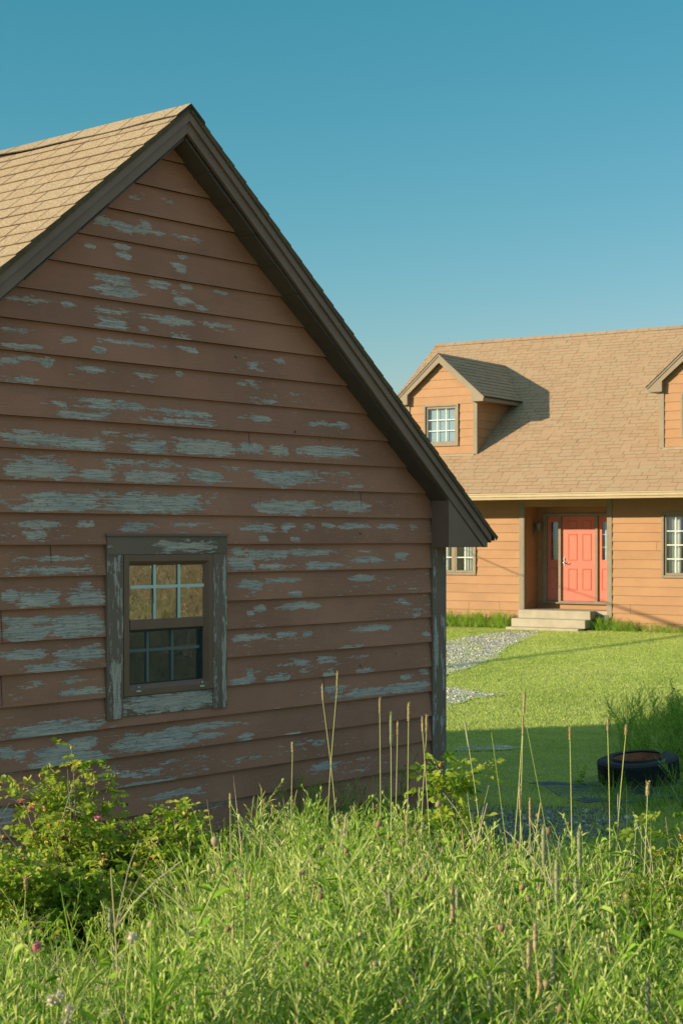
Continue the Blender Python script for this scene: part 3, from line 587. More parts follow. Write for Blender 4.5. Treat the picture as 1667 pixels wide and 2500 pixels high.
# roof planes
cR = math.atan(RS); LSR = (RW+EO)/math.cos(cR)
UA, UB = UL-.28, UR+.28
def hroof(m):
    roof_slope(m, (UA, -EO, ZE), (1, 0, 0), UB-UA, (0, math.cos(cR), math.sin(cR)), LSR, (0, -math.sin(cR), math.cos(cR)), .145, .004, 1.5)
    roof_slope(m, (UA, 2*RW+EO, ZE), (1, 0, 0), UB-UA, (0, -math.cos(cR), math.sin(cR)), LSR, (0, math.sin(cR), math.cos(cR)), .145, .007, 3.)
    for f in (lambda w: w, lambda w: 2*RW-w):
        pts = [(-EO+.02, RZ(-EO+.02)-.012), (RW, RZ(RW)-.012), (RW, RZ(RW)-.16), (-EO+.02, RZ(-EO+.02)-.13)]
        m.prism([(f(s), z) for s, z in pts], lambda p, d: (d, p[0], p[1]), UA+.03, UB-.03, 1)
plain('house_butt', (.36, .235, .145), .9, .15, 30)
HR = part('roof', [M['house_shingle'], M['house_butt']], hroof, HO)
def hcap(m):
    n = 60; L = UB-UA
    for sg in (1, -1):
        for i in range(n):
            x0, x1 = UA+L*i/n, UA+L*(i+1)/n; z = RZ(RW)+.012
            t = .006
            m.quad([(x0, RW, z+t), (x1, RW, z), (x1, RW+sg*.13, z-.13*RS), (x0, RW+sg*.13, z-.13*RS+t)], [(x0, .02), (x1, .02), (x1, .12), (x0, .12)], 0)
            m.quad([(x0, RW+sg*.13, z-.13*RS+t), (x1, RW+sg*.13, z-.13*RS), (x1, RW+sg*.13, z-.13*RS-.01), (x0, RW+sg*.13, z-.13*RS-.01)], None, 1)
part('ridge_cap', [M['house_shingle'], M['shingle_edge']], hcap, HR)
for u_ in (-4.75, -1.45): part('lightning_rod', [M['lamp_metal']], lambda m: m.tube([(u_, RW, RZ(RW)), (u_, RW, RZ(RW)+.15)], .0025, 5), HO)
part('rake_board', [M['house_trim']], lambda m: [m.prism([(f(s), z) for s, z in [(-EO, RZ(-EO)-.17), (RW, RZ(RW)-.19), (RW, RZ(RW)-.018), (-EO, RZ(-EO)-.018)]], lambda p, d: (d, p[0], p[1]), UA-.002+.006, UA+.03) for f in (lambda w: w, lambda w: 2*RW-w)], HO)
part('rake_board', [M['house_trim']], lambda m: [m.prism([(f(s), z) for s, z in [(-EO, RZ(-EO)-.17), (RW, RZ(RW)-.19), (RW, RZ(RW)-.018), (-EO, RZ(-EO)-.018)]], lambda p, d: (d, p[0], p[1]), UB-.03, UB-.004) for f in (lambda w: w, lambda w: 2*RW-w)], HO)
# soffit, gutter
part('soffit', [M['soffit_brown']], lambda m: m.box((UA+.03, -EO+.02, 3.04), (UB-.03, -.0, 3.055)), HO)
def gutter(m):
    prof = [(-EO+.02, 3.02), (-EO-.075, 3.02), (-EO-.08, 3.045), (-EO-.045, 3.052), (-EO-.045, 3.068), (-EO-.085, 3.078), (-EO-.09, 3.13), (-EO-.11, 3.145), (-EO-.11, 3.165), (-EO-.095, 3.165), (-EO-.09, 3.15), (-EO-.07, 3.10), (-EO+.02, 3.10)]
    m.prism(prof, lambda p, d: (d, p[0], p[1]), UA, UB)
part('gutter', [M['gutter_tan']], gutter, HO)
# windows
def house_window(a, b, z0=1.238, z1=2.72):
    m = MB(); fr = lambda x, y, z: (x, -y, z)
    frame(m, a, b, z0, z1, .06, .05, .012, fr, splay=.006)
    c = (a+b)/2
    m.box((c-.03, -.018, z0+.06), (c+.03, .03, z1-.06))
    for x0, x1 in ((a+.06, c-.03), (c+.03, b-.06)): frame(m, x0+.001, x1-.001, z0+.061, z1-.061, .052, .012, -.01, fr, splay=.01)
    w = m.build('window', [M['house_trim']], HO, bevel=.003)
    for x0, x1 in ((a+.112, c-.082), (c+.082, b-.112)):
        zz0, zz1 = z0+.112, z1-.112
        part('pane', [M['glass_house']], lambda m: m.quad([(x0-.005, .012, zz0-.005), (x1+.005, .012, zz0-.005), (x1+.005, .012, zz1+.005), (x0-.005, .012, zz1+.005)]), w)
        def g(m):
            m.box(((x0+x1)/2-.011, .001, zz0), ((x0+x1)/2+.011, .009, zz1))
            for i in (1, 2, 3): z = zz0+(zz1-zz0)*i/4; m.box((x0, .0005, z-.011), (x1, .0095, z+.011))
        part('muntin_grid', [M['white_vinyl']], g, w)
    for x0, x1 in ((a+.1, a+.40), (b-.38, b-.1)):
        def cu(m):
            n = 26
            for i in range(n):
                p, q = i/n, (i+1)/n; y = lambda t: .13+.022*math.sin(t*23+a)+.01*math.sin(t*51)
                m.quad([(x0+(x1-x0)*p, y(p), z0-.05), (x0+(x1-x0)*q, y(q), z0-.05), (x0+(x1-x0)*q, y(q), z1+.05), (x0+(x1-x0)*p, y(p), z1+.05)])
        part('curtain', [M['curtain']], cu, w, smooth=True)
    return w
for a, b in WIN: house_window(a, b)
# entrance
yD = .72
fy = lambda x, y, z: (x, yD-y, z)
def dframe(m):
    m.box((.174, yD-.055, .60), (.273, yD+.05, 2.716)); m.box((1.955, yD-.055, .60), (2.05, yD+.05, 2.716)); m.box((.273, yD-.055, 2.655), (1.955, yD+.05, 2.716))
    m.box((.581, yD-.05, .635), (.647, yD+.05, 2.654)); m.box((1.538, yD-.05, .635), (1.602, yD+.05, 2.654))
    m.box((.16, yD-.10, .571), (2.06, yD+.05, .600)); m.box((.274, yD-.045, .601), (1.954, yD+.05, .634))
    m.box((.150, yD-.035, .56), (.1735, yD, 2.73)); m.box((.150, yD-.035, 2.7165), (2.07, yD, 2.74))
DF = part('door_frame', [M['house_trim']], dframe, HO, bevel=.004)
def raised(m, x0, x1, z0, z1, y, h=.014, b=.022):
    O = [(x0, z0), (x1, z0), (x1, z1), (x0, z1)]; G = [(x0+b*.45, z0+b*.45), (x1-b*.45, z0+b*.45), (x1-b*.45, z1-b*.45), (x0+b*.45, z1-b*.45)]; I = [(x0+b*1.5, z0+b*1.5), (x1-b*1.5, z0+b*1.5), (x1-b*1.5, z1-b*1.5), (x0+b*1.5, z1-b*1.5)]
    for i in range(4):
        j = (i+1) % 4
        m.quad([(O[i][0], y-.0005, O[i][1]), (O[j][0], y-.0005, O[j][1]), (G[j][0], y-h, G[j][1]), (G[i][0], y-h, G[i][1])])
        m.quad([(G[i][0], y-h, G[i][1]), (G[j][0], y-h, G[j][1]), (I[j][0], y-.002, I[j][1]), (I[i][0], y-.002, I[i][1])])
    m.quad([(p[0], y-.002, p[1]) for p in I])
def door(m):
    y = yD+.005
    m.box((.648, y, .640), (1.537, y+.045, 2.652))
    for x0, x1 in ((.815, 1.055), (1.180, 1.42)):
        for z0, z1 in ((2.345, 2.54), (1.60, 2.235), (.895, 1.41)): raised(m, x0, x1, z0, z1, y)
DR = part('door', [M['red_paint']], door, HO)
def handle(m):
    m.box((.700, yD-.008, 1.47), (.735, yD+.004, 1.68)); m.tube([(.717, yD-.01, 1.545), (.717, yD-.06, 1.545), (.77, yD-.065, 1.525), (.83, yD-.06, 1.55)], .011, 6); m.tube([(.717, yD-.002, 1.63), (.717, yD-.02, 1.63)], .022, 10)
part('handle', [M['steel']], handle, DR)
def slab(x0, x1):
    y = yD+.0; gx0, gx1 = x0+.10, x1-.035 if x0 < 1 else x1-.10
    cx_ = (x0+x1)/2+(.03 if x0 < 1 else 0); gx0, gx1 = cx_-.088, cx_+.088
    def f(m):
        m.box((x0, y, .640), (gx0, y+.04, 2.652)); m.box((gx1, y, .640), (x1, y+.04, 2.652)); m.box((gx0, y, .640), (gx1, y+.04, 1.618)); m.box((gx0, y, 2.517), (gx1, y+.04, 2.652))
        raised(m, gx0-.005, gx1+.005, .905, 1.42, y)
    s = part('sidelight', [M['red_paint']], f, HO)
    part('pane', [M['glass_house']], lambda m: m.quad([(gx0, y+.02, 1.618), (gx1, y+.02, 1.618), (gx1, y+.02, 2.517), (gx0, y+.02, 2.517)]), s)
    part('muntin_grid', [M['white_vinyl']], lambda m: [m.box((gx0, y+.014, z-.004), (gx1, y+.017, z+.004)) for z in (1.92, 2.22)]+[m.box(((gx0+gx1)/2-.003, y+.0135, 1.62), ((gx0+gx1)/2+.003, y+.0175, 2.515))], s)
    part('curtain', [M['blind']], lambda m: m.box((gx0+.06, y+.05, 1.6), (gx1+.05, y+.06, 2.55)), s)
slab(.274, .580); slab(1.603, 1.954)
# lantern on the recess wall
def lantern(m):
    y, z = .50, 2.36
    m.box((.028, y-.05, z-.10), (.045, y+.05, z+.10)); m.tube([(.04, y, z-.06), (.12, y, z-.12), (.15, y, z-.05)], .010, 6)
    m.tube([(.04, y, z-.1), (.05, y, z-.22)], [.018, .004], 6)
    m.tube([(.15, y, z-.06), (.15, y, z-.04), (.15, y, z+.10), (.15, y, z+.12), (.15, y, z+.17), (.15, y, z+.20)], [.03, .042, .065, .085, .03, .008], 6)
LT = part('wall_lantern', [M['lamp_metal']], lantern, HO)
# dormers
DW = .24; DS = .87; AP = 6.69
def dormer(c, lab=None):
    tp = lambda x: AP-DS*abs(x-c)
    RB = lambda x: (x-ZE)/RS-EO          # depth at which the main roof reaches height x
    m = MB(); hw = .93
    zb = RZ(DW)
    hole = [(c-.43, c+.43, 4.46, 5.38)]
    wtop = lambda x: tp(x)-.12
    apz = AP-.12
    def dw(P, k): return [.55 if (z < zb+.2 or random.random() < .06) else .12 for s, z in P]
    lap_wall(m, lambda s, o, z: (s, DW-o, z), zb+.02, .2045, 13, lambda z: max(c-hw, c-(apz-z)/DS), lambda z: min(c+hw, c+(apz-z)/DS), holes=hole, zmax=apz-.02, out=.014, dx=.12, rows=2, wearfn=dw)
    for sg in (1, -1):
        x = c+sg*.985
        lap_wall(m, lambda s, o, z: (x+sg*o*.8, s, z), zb+.02, .2045, 7, lambda z: DW, lambda z: max(DW+.02, RB(z)+.1), zmax=tp(x)-.05, out=.014, wearfn=dw, dx=.5)
    d = m.build('dormer', [M['house_paint'], M['gap_dark']], HO)
    if lab: d['label'] = lab
    for sg in (1, -1):
        part('corner_board', [M['house_trim']], lambda m: m.box((c+sg*.90, DW-.033, zb-.0), (c+sg*1.012, DW+.03, 5.47)), d, bevel=.004)
    part('flashing', [M['flashing']], lambda m: m.box((c-.93, DW-.05, zb-.055), (c+.93, DW-.004, zb+.012)), d)
    oh = .17; er = 1.29
    def rf(m):
        cc = math.atan(DS); LS = er/math.cos(cc)
        for sg in (1, -1):
            p0 = (c+sg*er, DW-oh, AP-DS*er); Sd = (-sg*math.cos(cc), 0, math.sin(cc)); N = (sg*math.sin(cc), 0, math.cos(cc))
            def clip(s0, s1):
                z0 = AP-DS*er+s0*math.sin(cc); z1 = AP-DS*er+s1*math.sin(cc)
                return [((0, RB(z0)-(DW-oh)+.03), (0, RB(z1)-(DW-oh)+.03))]
            roof_slope(m, p0, (0, 1, 0), 1, Sd, LS, N, .145, .007, .6, clip=clip, under=.02)
            f = lambda q: c+sg*q
            m.prism([(f(er-.02), AP-DS*(er-.02)-.012), (f(0), AP-.012), (f(0), AP-.045), (f(er-.02), AP-DS*(er-.02)-.045)], lambda p, dd: (p[0], dd, p[1]), DW-oh+.01, DW+1.9, 1)
    part('dormer_roof', [M['house_shingle'], M['shingle_edge']], rf, d)
    def rk2(m):
        for sg in (1, -1):
            f = lambda q: c+sg*q
            m.prism([(f(1.24), 5.455), (f(.905), 5.455), (f(.905), AP-DS*.905-.21), (f(0), AP-.24), (f(0), AP-.075), (f(1.24), AP-DS*1.24-.075)], lambda p, dd: (p[0], dd, p[1]), DW-oh+.022, DW-oh+.05)
            m.prism([(f(1.265), AP-DS*1.265-.073), (f(0), AP-.073), (f(0), AP-.016), (f(1.265), AP-DS*1.265-.016)], lambda p, dd: (p[0], dd, p[1]), DW-oh+.004, DW-oh+.05)
            m.box((f(1.225), DW-oh+.05, 5.457), (f(1.245), 2.3, AP-DS*1.24-.03)); m.box((f(.93), DW-oh+.05, 5.458), (f(1.225), 2.15, 5.47))
            m.prism([(f(.90), 5.458), (f(.93), 5.458), (f(.93), AP-DS*.93-.05), (f(.90), AP-DS*.9-.05)], lambda p, dd: (p[0], dd, p[1]), DW-oh+.05, DW-.001)
    part('rake_board', [M['house_trim']], rk2, d, bevel=.003)
    fr = lambda x, y, z: (x, DW-y, z)
    m = MB(); frame(m, c-.49, c+.49, 4.40, 5.435, .055, .05, .012, fr, splay=.006); frame(m, c-.434, c+.434, 4.456, 5.379, .06, .012, -.008, fr, splay=.012)
    m.build('window_frame', [M['house_trim']], d, bevel=.003)
    part('pane', [M['glass_house']], lambda m: m.quad([(c-.39, DW+.012, 4.5), (c+.39, DW+.012, 4.5), (c+.39, DW+.012, 5.335), (c-.39, DW+.012, 5.335)]), d)
    def g(m):
        for i in (-1, 1): m.box((c+i*.126-.009, DW+.001, 4.515), (c+i*.126+.009, DW+.008, 5.32))
        for i in (1, 2): z = 4.515+.805*i/3; m.box((c-.375, DW+.0005, z-.009), (c+.375, DW+.0085, z+.009))
    part('muntin_grid', [M['white_vinyl']], g, d)
    part('blind', [M['blind']], lambda m: m.box((c-.42, DW+.07, 4.47), (c+.42, DW+.08, 5.37)), d)
    return d
dormer(-2.38, 'gabled dormer beside the shed roof, with small nine-light window'); dormer(4.352, 'gabled dormer cut by the right edge of the photo')

# steps (own thing)
ST = empty('concrete_steps', (4.3216, 39.0, 0), math.atan2(-.5521, .8338), label='pale three-step concrete stoop below the red front door', cat='steps')
for i, (z, y0, x0, x1) in enumerate(((.447, -.33, .03, 1.88), (.255, -.63, .0, 1.89), (.07, -.95, .02, 1.87))):
    part('step', [M['concrete']], lambda m: m.box((x0, y0, z-.195 if i < 2 else -.2), (x1, (.70 if i == 0 else y0+.32), z)), ST, bevel=.012)
part('step', [M['concrete']], lambda m: m.box((.03, -.3, -.2), (1.88, -.05, .2)), ST)
part('step', [M['concrete']], lambda m: m.box((1.881, -.02, .2), (2.15, .70, .444)), ST)
# ------------------------------------------------------------------ ground
sm = lambda t: np.clip(t, 0, 1)**2*(3-2*np.clip(t, 0, 1))
def gz(x, y):
    x = np.asarray(x, float); y = np.asarray(y, float)
    bank = .46*sm((10.6-y)/6.8)
    bump = (.018*np.sin(x*2.1+y*1.3)+.015*np.sin(x*3.7-y*2.2))*sm((14-y)/5)
    hill = np.maximum(0, x-13.)*.17*sm((x-13)/6)
    hill = np.minimum(hill, 6.5)
    return bank+bump+hill
def grid_axis(a, b, core0, core1, fine, coarse):
    l = list(np.arange(core0, core1+1e-6, fine)); p = core0; st = fine; left = []
    while p > a: st = min(st*1.25, coarse); p -= st; left.append(p)
    p = core1; st = fine; right = []
    while p < b: st = min(st*1.25, coarse); p += st; right.append(p)
    return np.array(left[::-1]+l+right)
gx = grid_axis(-900, 900, -4, 8, .4, 80); gy = grid_axis(-500, 1500, 2, 44, .4, 80)
GX, GY = np.meshgrid(gx, gy); GZ = gz(GX, GY)
V = np.stack([GX.ravel(), GY.ravel(), GZ.ravel()], 1); nx = len(gx)
F = [(j*nx+i, j*nx+i+1, (j+1)*nx+i+1, (j+1)*nx+i) for j in range(len(gy)-1) for i in range(nx-1)]
a = NT('ground_grass'); o = a.obj(); x, y, _ = a.sep(o)
n1 = a.noise(o, .5, 6, .65); n2 = a.noise(o, 7., 6, .7); n3 = a.noise(o, 40., 3, .6)
g = a.mix(a.ramp(a.math('ADD', a.math('MULTIPLY', n1, .5), a.math('MULTIPLY', n2, .5)), .35, .65), (.26, .27, .08), (.44, .41, .17))
g = a.mix(a.math('MULTIPLY', a.ramp(n3, .4, .7), .5), g, (.09, .075, .04))
st = a.noise(o, 1.2, 8, .75, (1.2, 1.2, 9.)); 
dry = a.mix(a.ramp(a.math('ADD', a.math('MULTIPLY', n2, .35), a.math('MULTIPLY', st, .65)), .42, .6), (.05, .05, .02), (.55, .46, .32))
far = a.ramp(a.math('ADD', x, a.math('MULTIPLY', a.math('SUBTRACT', a.noise(o, .22, 5, .7), .5), 9.)), 17., 20.)
c = a.mix(far, g, dry)
a.done(a.bsdf(c, .95, a.bump(a.math('ADD', n2, n3), .6, .04), .1)); M['ground_grass'] = a.m
me = bpy.data.meshes.new('ground'); me.from_pydata(V.tolist(), [], F); me.materials.append(M['ground_grass']); me.polygons.foreach_set('use_smooth', [True]*len(F))
go = bpy.data.objects.new('ground', me); COL.objects.link(go); tag(go, kind='structure')
# gravel
a = NT('gravel'); o = a.obj(); v = a.n('ShaderNodeTexVoronoi'); a.put(v.inputs['Vector'], o); v.inputs['Scale'].default_value = 26.
r = a.sep(v.outputs['Color'])[0]
c = a.mix(a.ramp(r, 0., 1.), (.33, .31, .265), (.66, .62, .54)); c = a.mix(a.math('MULTIPLY', a.ramp(a.noise(o, 1.6, 5, .7), .5, .62), .6), c, (.13, .15, .05))
a.done(a.bsdf(c, .9, a.bump(v.outputs['Distance'], .9, .03), .2)); M['gravel'] = a.m
plain('gravel_dark', (.10, .10, .095), .9, .5, 30, .6)
PATHS = [[(-6., 30.), (-1., 31.5), (2.02, 33.35), (2.58, 35.09), (3.39, 36.9), (3.98, 37.4), (4.5, 37.3), (4.40, 36.5), (4.03, 35.09), (3.24, 32.03), (2.67, 28.84), (2.09, 26.92), (1.52, 25.09), (0., 24.2), (-6., 24.)],
         [(-6., 23.6), (1.43, 23.49), (1.79, 23.08), (2.08, 22.44), (2.26, 22.32), (1.69, 21.72), (1.38, 20.93), (0., 20.3), (-6., 20.)],
         [(.75, 12.75), (1.17, 13.0), (1.91, 13.0), (2.25, 13.15), (2.2, 12.2), (1.59, 11.4), (.85, 11.3), (.2, 11.6)],
         [(1.05, 16.55), (1.3, 16.9), (1.64, 16.95), (1.85, 16.7), (1.5, 16.5)]]
from mathutils.geometry import tessellate_polygon
for i, P in enumerate(PATHS):
    Q = []
    for p, q in zip(P, P[1:]+P[:1]):
        n = max(2, int(math.dist(p, q)/.25))
        for k in range(n):
            t = k/n; j = .05 if abs(p[0]) < 5.9 or abs(q[0]) < 5.9 else 0
            Q.append((p[0]+(q[0]-p[0])*t+random.uniform(-j, j), p[1]+(q[1]-p[1])*t+random.uniform(-j, j)*2))
    tri = tessellate_polygon([[Vector((*p, 0)) for p in Q]])
    me = bpy.data.meshes.new('gravel_path'); me.from_pydata([(p[0], p[1], float(gz(*p))+.012) for p in Q], [], [t for t in tri]); me.materials.append(M['gravel_dark' if i == 2 else 'gravel'])
    po = bpy.data.objects.new('gravel_path', me); COL.objects.link(po); tag(po, kind='structure')
def inpoly(x, y, P):
    r = np.zeros(len(x), bool); n = len(P)
    for i in range(n):
        (x0, y0), (x1, y1) = P[i], P[(i+1) % n]
        if y0 == y1: continue
        c = ((y0 > y) != (y1 > y)) & (x < (x1-x0)*(y-y0)/(y1-y0)+x0); r ^= c
    return r

# ------------------------------------------------------------------ vegetation kit (numpy, all quads)
class G:
    def __init__(s): s.v = []; s.f = []; s.t = []; s.m = []; s.n = 0
    def add(s, v, f, t, m):
        s.v.append(v); s.f.append(f+s.n); s.t.append(t); s.m.append(np.full(len(f), m, 'i')); s.n += len(v)
    def cat(s): return (np.concatenate(s.v), np.concatenate(s.f), np.concatenate(s.t), np.concatenate(s.m))
def unit(a): return a/(np.linalg.norm(a, axis=-1, keepdims=True)+1e-9)
def leaves(g, P, D, L, Wd, tint, m=0, droop=.25, oval=False, r=rng, fold=.25):
    """P base points, D directions, L lengths, Wd widths."""
    n = len(P)
    if n == 0: return
    D = unit(D); up = np.array([0, 0, 1.])+r.normal(0, .65, (n, 3)); Sd = unit(np.cross(D, up)); Nn = unit(np.cross(Sd, D))
    L = np.broadcast_to(L, (n,))[:, None]; Wd = np.broadcast_to(Wd, (n,))[:, None]
    dr = np.array([0, 0, -1.])*droop
    if oval:
        q = [P, P+D*L*.33+Sd*Wd*.5+Nn*Wd*fold, P+(D+dr*.4)*L*.72+Sd*Wd*.42+Nn*Wd*fold, P+(D+dr)*L, P+(D+dr*.4)*L*.72-Sd*Wd*.42+Nn*Wd*fold, P+D*L*.33-Sd*Wd*.5+Nn*Wd*fold]
        v = np.stack(q, 1).reshape(-1, 3); b = (np.arange(n)*6)[:, None]
        f = np.concatenate([b+np.array([[0, 1, 2, 3]]), b+np.array([[0, 3, 4, 5]])]); k = 6
    else:
        q = [P, P+(D+dr*.25)*L*.45+Sd*Wd*.5, P+(D+dr)*L, P+(D+dr*.25)*L*.45-Sd*Wd*.5+Nn*Wd*fold]
        v = np.stack(q, 1).reshape(-1, 3); f = (np.arange(n)*4)[:, None]+np.arange(4)[None]; k = 4
    g.add(v, f, np.repeat(np.broadcast_to(tint, (n,)), k), m)
def tube(g, pts, rad, tint, m=1, k=3):
    pts = np.asarray(pts, float); n = len(pts); rad = np.broadcast_to(rad, (n,))
    d = np.gradient(pts, axis=0); d = unit(d); h = np.where(np.abs(d[:, 2:3]) < .9, [[0, 0, 1.]], [[1., 0, 0]]); a = unit(np.cross(d, h)); b = np.cross(d, a)
    th = np.arange(k)*2*np.pi/k
    v = pts[:, None]+rad[:, None, None]*(a[:, None]*np.cos(th)[None, :, None]+b[:, None]*np.sin(th)[None, :, None])
    i = np.arange(n-1)[:, None]*k; j = np.arange(k)[None]; jn = (j+1) % k
    f = np.stack([i+j, i+jn, i+k+jn, i+k+j], -1).reshape(-1, 4)
    g.add(v.reshape(-1, 3), f, np.full(n*k, tint), m)
def ball(g, c, r_, tint, m=2, k=6, st=1.):
    z = np.array([-1, -.5, .35, .95, 1.05])*r_*st; rr = np.array([.25, .85, .95, .5, .1])*r_
    tube(g, np.stack([np.full(5, c[0]), np.full(5, c[1]), c[2]+z], 1), rr, tint, m, k)
def curve(p0, d0, L, n, bend=.2, grav=0., r=rng):
    pts = [np.array(p0, float)]; d = unit(np.array(d0, float)); w = r.normal(0, bend, 3)
    for i in range(n):
        d = unit(d+w/n+np.array([0, 0, -grav])/n+r.normal(0, bend*.25, 3)); pts.append(pts[-1]+d*L/n)
    return np.array(pts)
def mesh_from(name, data, mats, parent=None, smooth=False):
    v, f, t, m = data; me = bpy.data.meshes.new(name)
    me.vertices.add(len(v)); me.vertices.foreach_set('co', v.astype('f').ravel())
    me.loops.add(f.size); me.loops.foreach_set('vertex_index', f.astype('i').ravel())
    me.polygons.add(len(f)); me.polygons.foreach_set('loop_start', np.arange(0, f.size, 4, dtype='i')); me.polygons.foreach_set('loop_total', np.full(len(f), 4, 'i'))
    for q in mats: me.materials.append(q)
    me.polygons.foreach_set('material_index', m.astype('i'))
    if smooth: me.polygons.foreach_set('use_smooth', np.ones(len(f), bool))
    at = me.attributes.new('tint', 'FLOAT', 'POINT'); at.data.foreach_set('value', t.astype('f'))
    me.update(calc_edges=True); me.validate()
    o = bpy.data.objects.new(name, me); COL.objects.link(o)
    if parent is not None: o.parent = parent
    return o
def scatter(protos, P, scale, tintoff, tilt=.12, rot=None, r=rng):
    """copies of prototype arrays, all in one array set."""
    g = G(); n = len(P); pi = r.integers(0, len(protos), n); an = r.uniform(0, 2*np.pi, n) if rot is None else rot
    for k, (v, f, t, m) in enumerate(protos):
        ix = np.where(pi == k)[0]
        if not len(ix): continue
        c, s_ = np.cos(an[ix]), np.sin(an[ix]); Z = np.zeros(len(ix)); O = np.ones(len(ix))
        Rm = np.stack([np.stack([c, -s_, Z], -1), np.stack([s_, c, Z], -1), np.stack([Z, Z, O], -1)], 1)
        w = np.einsum('nij,vj->nvi', Rm, v)*scale[ix][:, None, None]
        tl = r.normal(0, tilt, (len(ix), 2)); w[:, :, 0] += w[:, :, 2]*tl[:, :1]; w[:, :, 1] += w[:, :, 2]*tl[:, 1:]
        w += P[ix][:, None]
        ff = (f[None]+(np.arange(len(ix))*len(v))[:, None, None]).reshape(-1, 4)
        tt = np.clip(t[None]+tintoff[ix][:, None], 0, 1).ravel()
        g.v.append(w.reshape(-1, 3)); g.f.append(ff+g.n); g.t.append(tt); g.m.append(np.tile(m, len(ix))); g.n += len(ix)*len(v)
    return g.cat()

leafmat('weed_leaf', [(.07, .19, .014), (.30, .49, .058), (.68, .75, .28)], .42)
leafmat('weed_stem', [(.24, .35, .06), (.44, .50, .16), (.62, .57, .30)], .1, .6)
leafmat('seed_brown', [(.21, .14, .075), (.31, .22, .125), (.44, .36, .23)], .1, .9)
leafmat('straw', [(.36, .29, .16), (.54, .46, .29), (.68, .61, .46)], .15, .7)
leafmat('rose_leaf', [(.14, .26, .024), (.36, .46, .065), (.70, .59, .17)], .5, .45)
leafmat('rose_cane', [(.10, .085, .06), (.20, .17, .12), (.30, .26, .19)], .0, .8)
leafmat('rose_hip', [(.36, .17, .045), (.58, .38, .09), (.66, .52, .20)], .15, .7)
leafmat('rose_petal', [(.55, .16, .26), (.62, .24, .33), (.7, .42, .45)], .35, .6)
leafmat('clover_white', [(.55, .46, .36), (.68, .62, .50), (.75, .70, .60)], .25, .8)
leafmat('lawn_blade', [(.30, .43, .085), (.52, .61, .19), (.72, .71, .36)], .48)
leafmat('bright_leaf', [(.14, .34, .025), (.29, .52, .05), (.46, .60, .10)], .4)
leafmat('head_green', [(.20, .24, .11), (.29, .32, .17), (.37, .37, .23)], .1, .9)
leafmat('head_tan', [(.33, .25, .12), (.42, .33, .17), (.50, .42, .26)], .1, .9)

def knapweed(r, H, nb, headp=.2):
    g = G(); st = curve((0, 0, 0), (r.normal(0, .12), r.normal(0, .12), 1), H, 7, .25, 0, r); tb = r.uniform(.25, .6)
    tube(g, st, np.linspace(.0028, .0016, 8), tb)
    def along(pts, step, l0, l1, w, t0=0., up=1.7):
        seg = np.linalg.norm(np.diff(pts, axis=0), axis=1).sum(); n = max(2, int(seg*(1-t0)/step)); t = np.linspace(t0, .98, n)
        fi = t*(len(pts)-1); i0 = np.minimum(fi.astype(int), len(pts)-2); fr = (fi-i0)[:, None]; P = pts[i0]*(1-fr)+pts[i0+1]*fr; D = unit(pts[i0+1]-pts[i0])
        an = np.arange(n)*2.4+r.uniform(0, 6); sd = np.stack([np.cos(an), np.sin(an), np.zeros(n)], 1)
        Lf = (l0+(l1-l0)*t)*r.uniform(.7, 1.25, n); leaves(g, P, D*up+sd*r.uniform(.5, 1., n)[:, None], Lf, Lf*.0+w*r.uniform(.7, 1.2, n)*(1-.45*t), np.clip(r.normal(.38+.3*P[:, 2]/H, .2, n), 0, 1), 0, r.uniform(.05, .35), r=r)
    along(st, .016, .11, .046, .0095, .0)
    for b in range(nb):
        t = r.uniform(.35, .9); i = int(t*7); an = r.uniform(0, 6.28); L = r.uniform(.10, .26)*H/.7
        br = curve(st[i], (math.cos(an)*.75, math.sin(an)*.75, 1.), L, 4, .2, -.25, r); tube(g, br, np.linspace(.0017, .001, 5), tb)
        along(br, .014, .06, .028, .0068)
        if r.random() < headp: ball(g, br[-1], r.uniform(.006, .0095), r.uniform(0, 1), 2)
        else: ball(g, br[-1], r.uniform(.0035, .0055), r.uniform(.1, .6), 1, 5, 1.6)
    return g.cat()
def broad(r, H):
    """leafy upright weed with long lance-shaped leaves"""
    g = G(); st = curve((0, 0, 0), (r.normal(0, .1), r.normal(0, .1), 1), H, 7, .2, 0, r); tube(g, st, np.linspace(.0035, .0018, 8), r.uniform(.2, .6))
    n = 34; t = np.linspace(.05, 1., n); fi = t*6.99; i0 = np.minimum(fi.astype(int), 6); P = st[i0]+(st[i0+1]-st[i0])*(fi-i0)[:, None]; an = np.arange(n)*2.4
    D = np.stack([np.cos(an), np.sin(an), r.uniform(.3, 1.2, n)], 1); L = .105*(1.1-.6*t)*r.uniform(.75, 1.2, n)
    leaves(g, P, D, L, L*.2, np.clip(r.normal(.42, .12, n), 0, 1), 0, .35, True, r, .12)
    return g.cat()
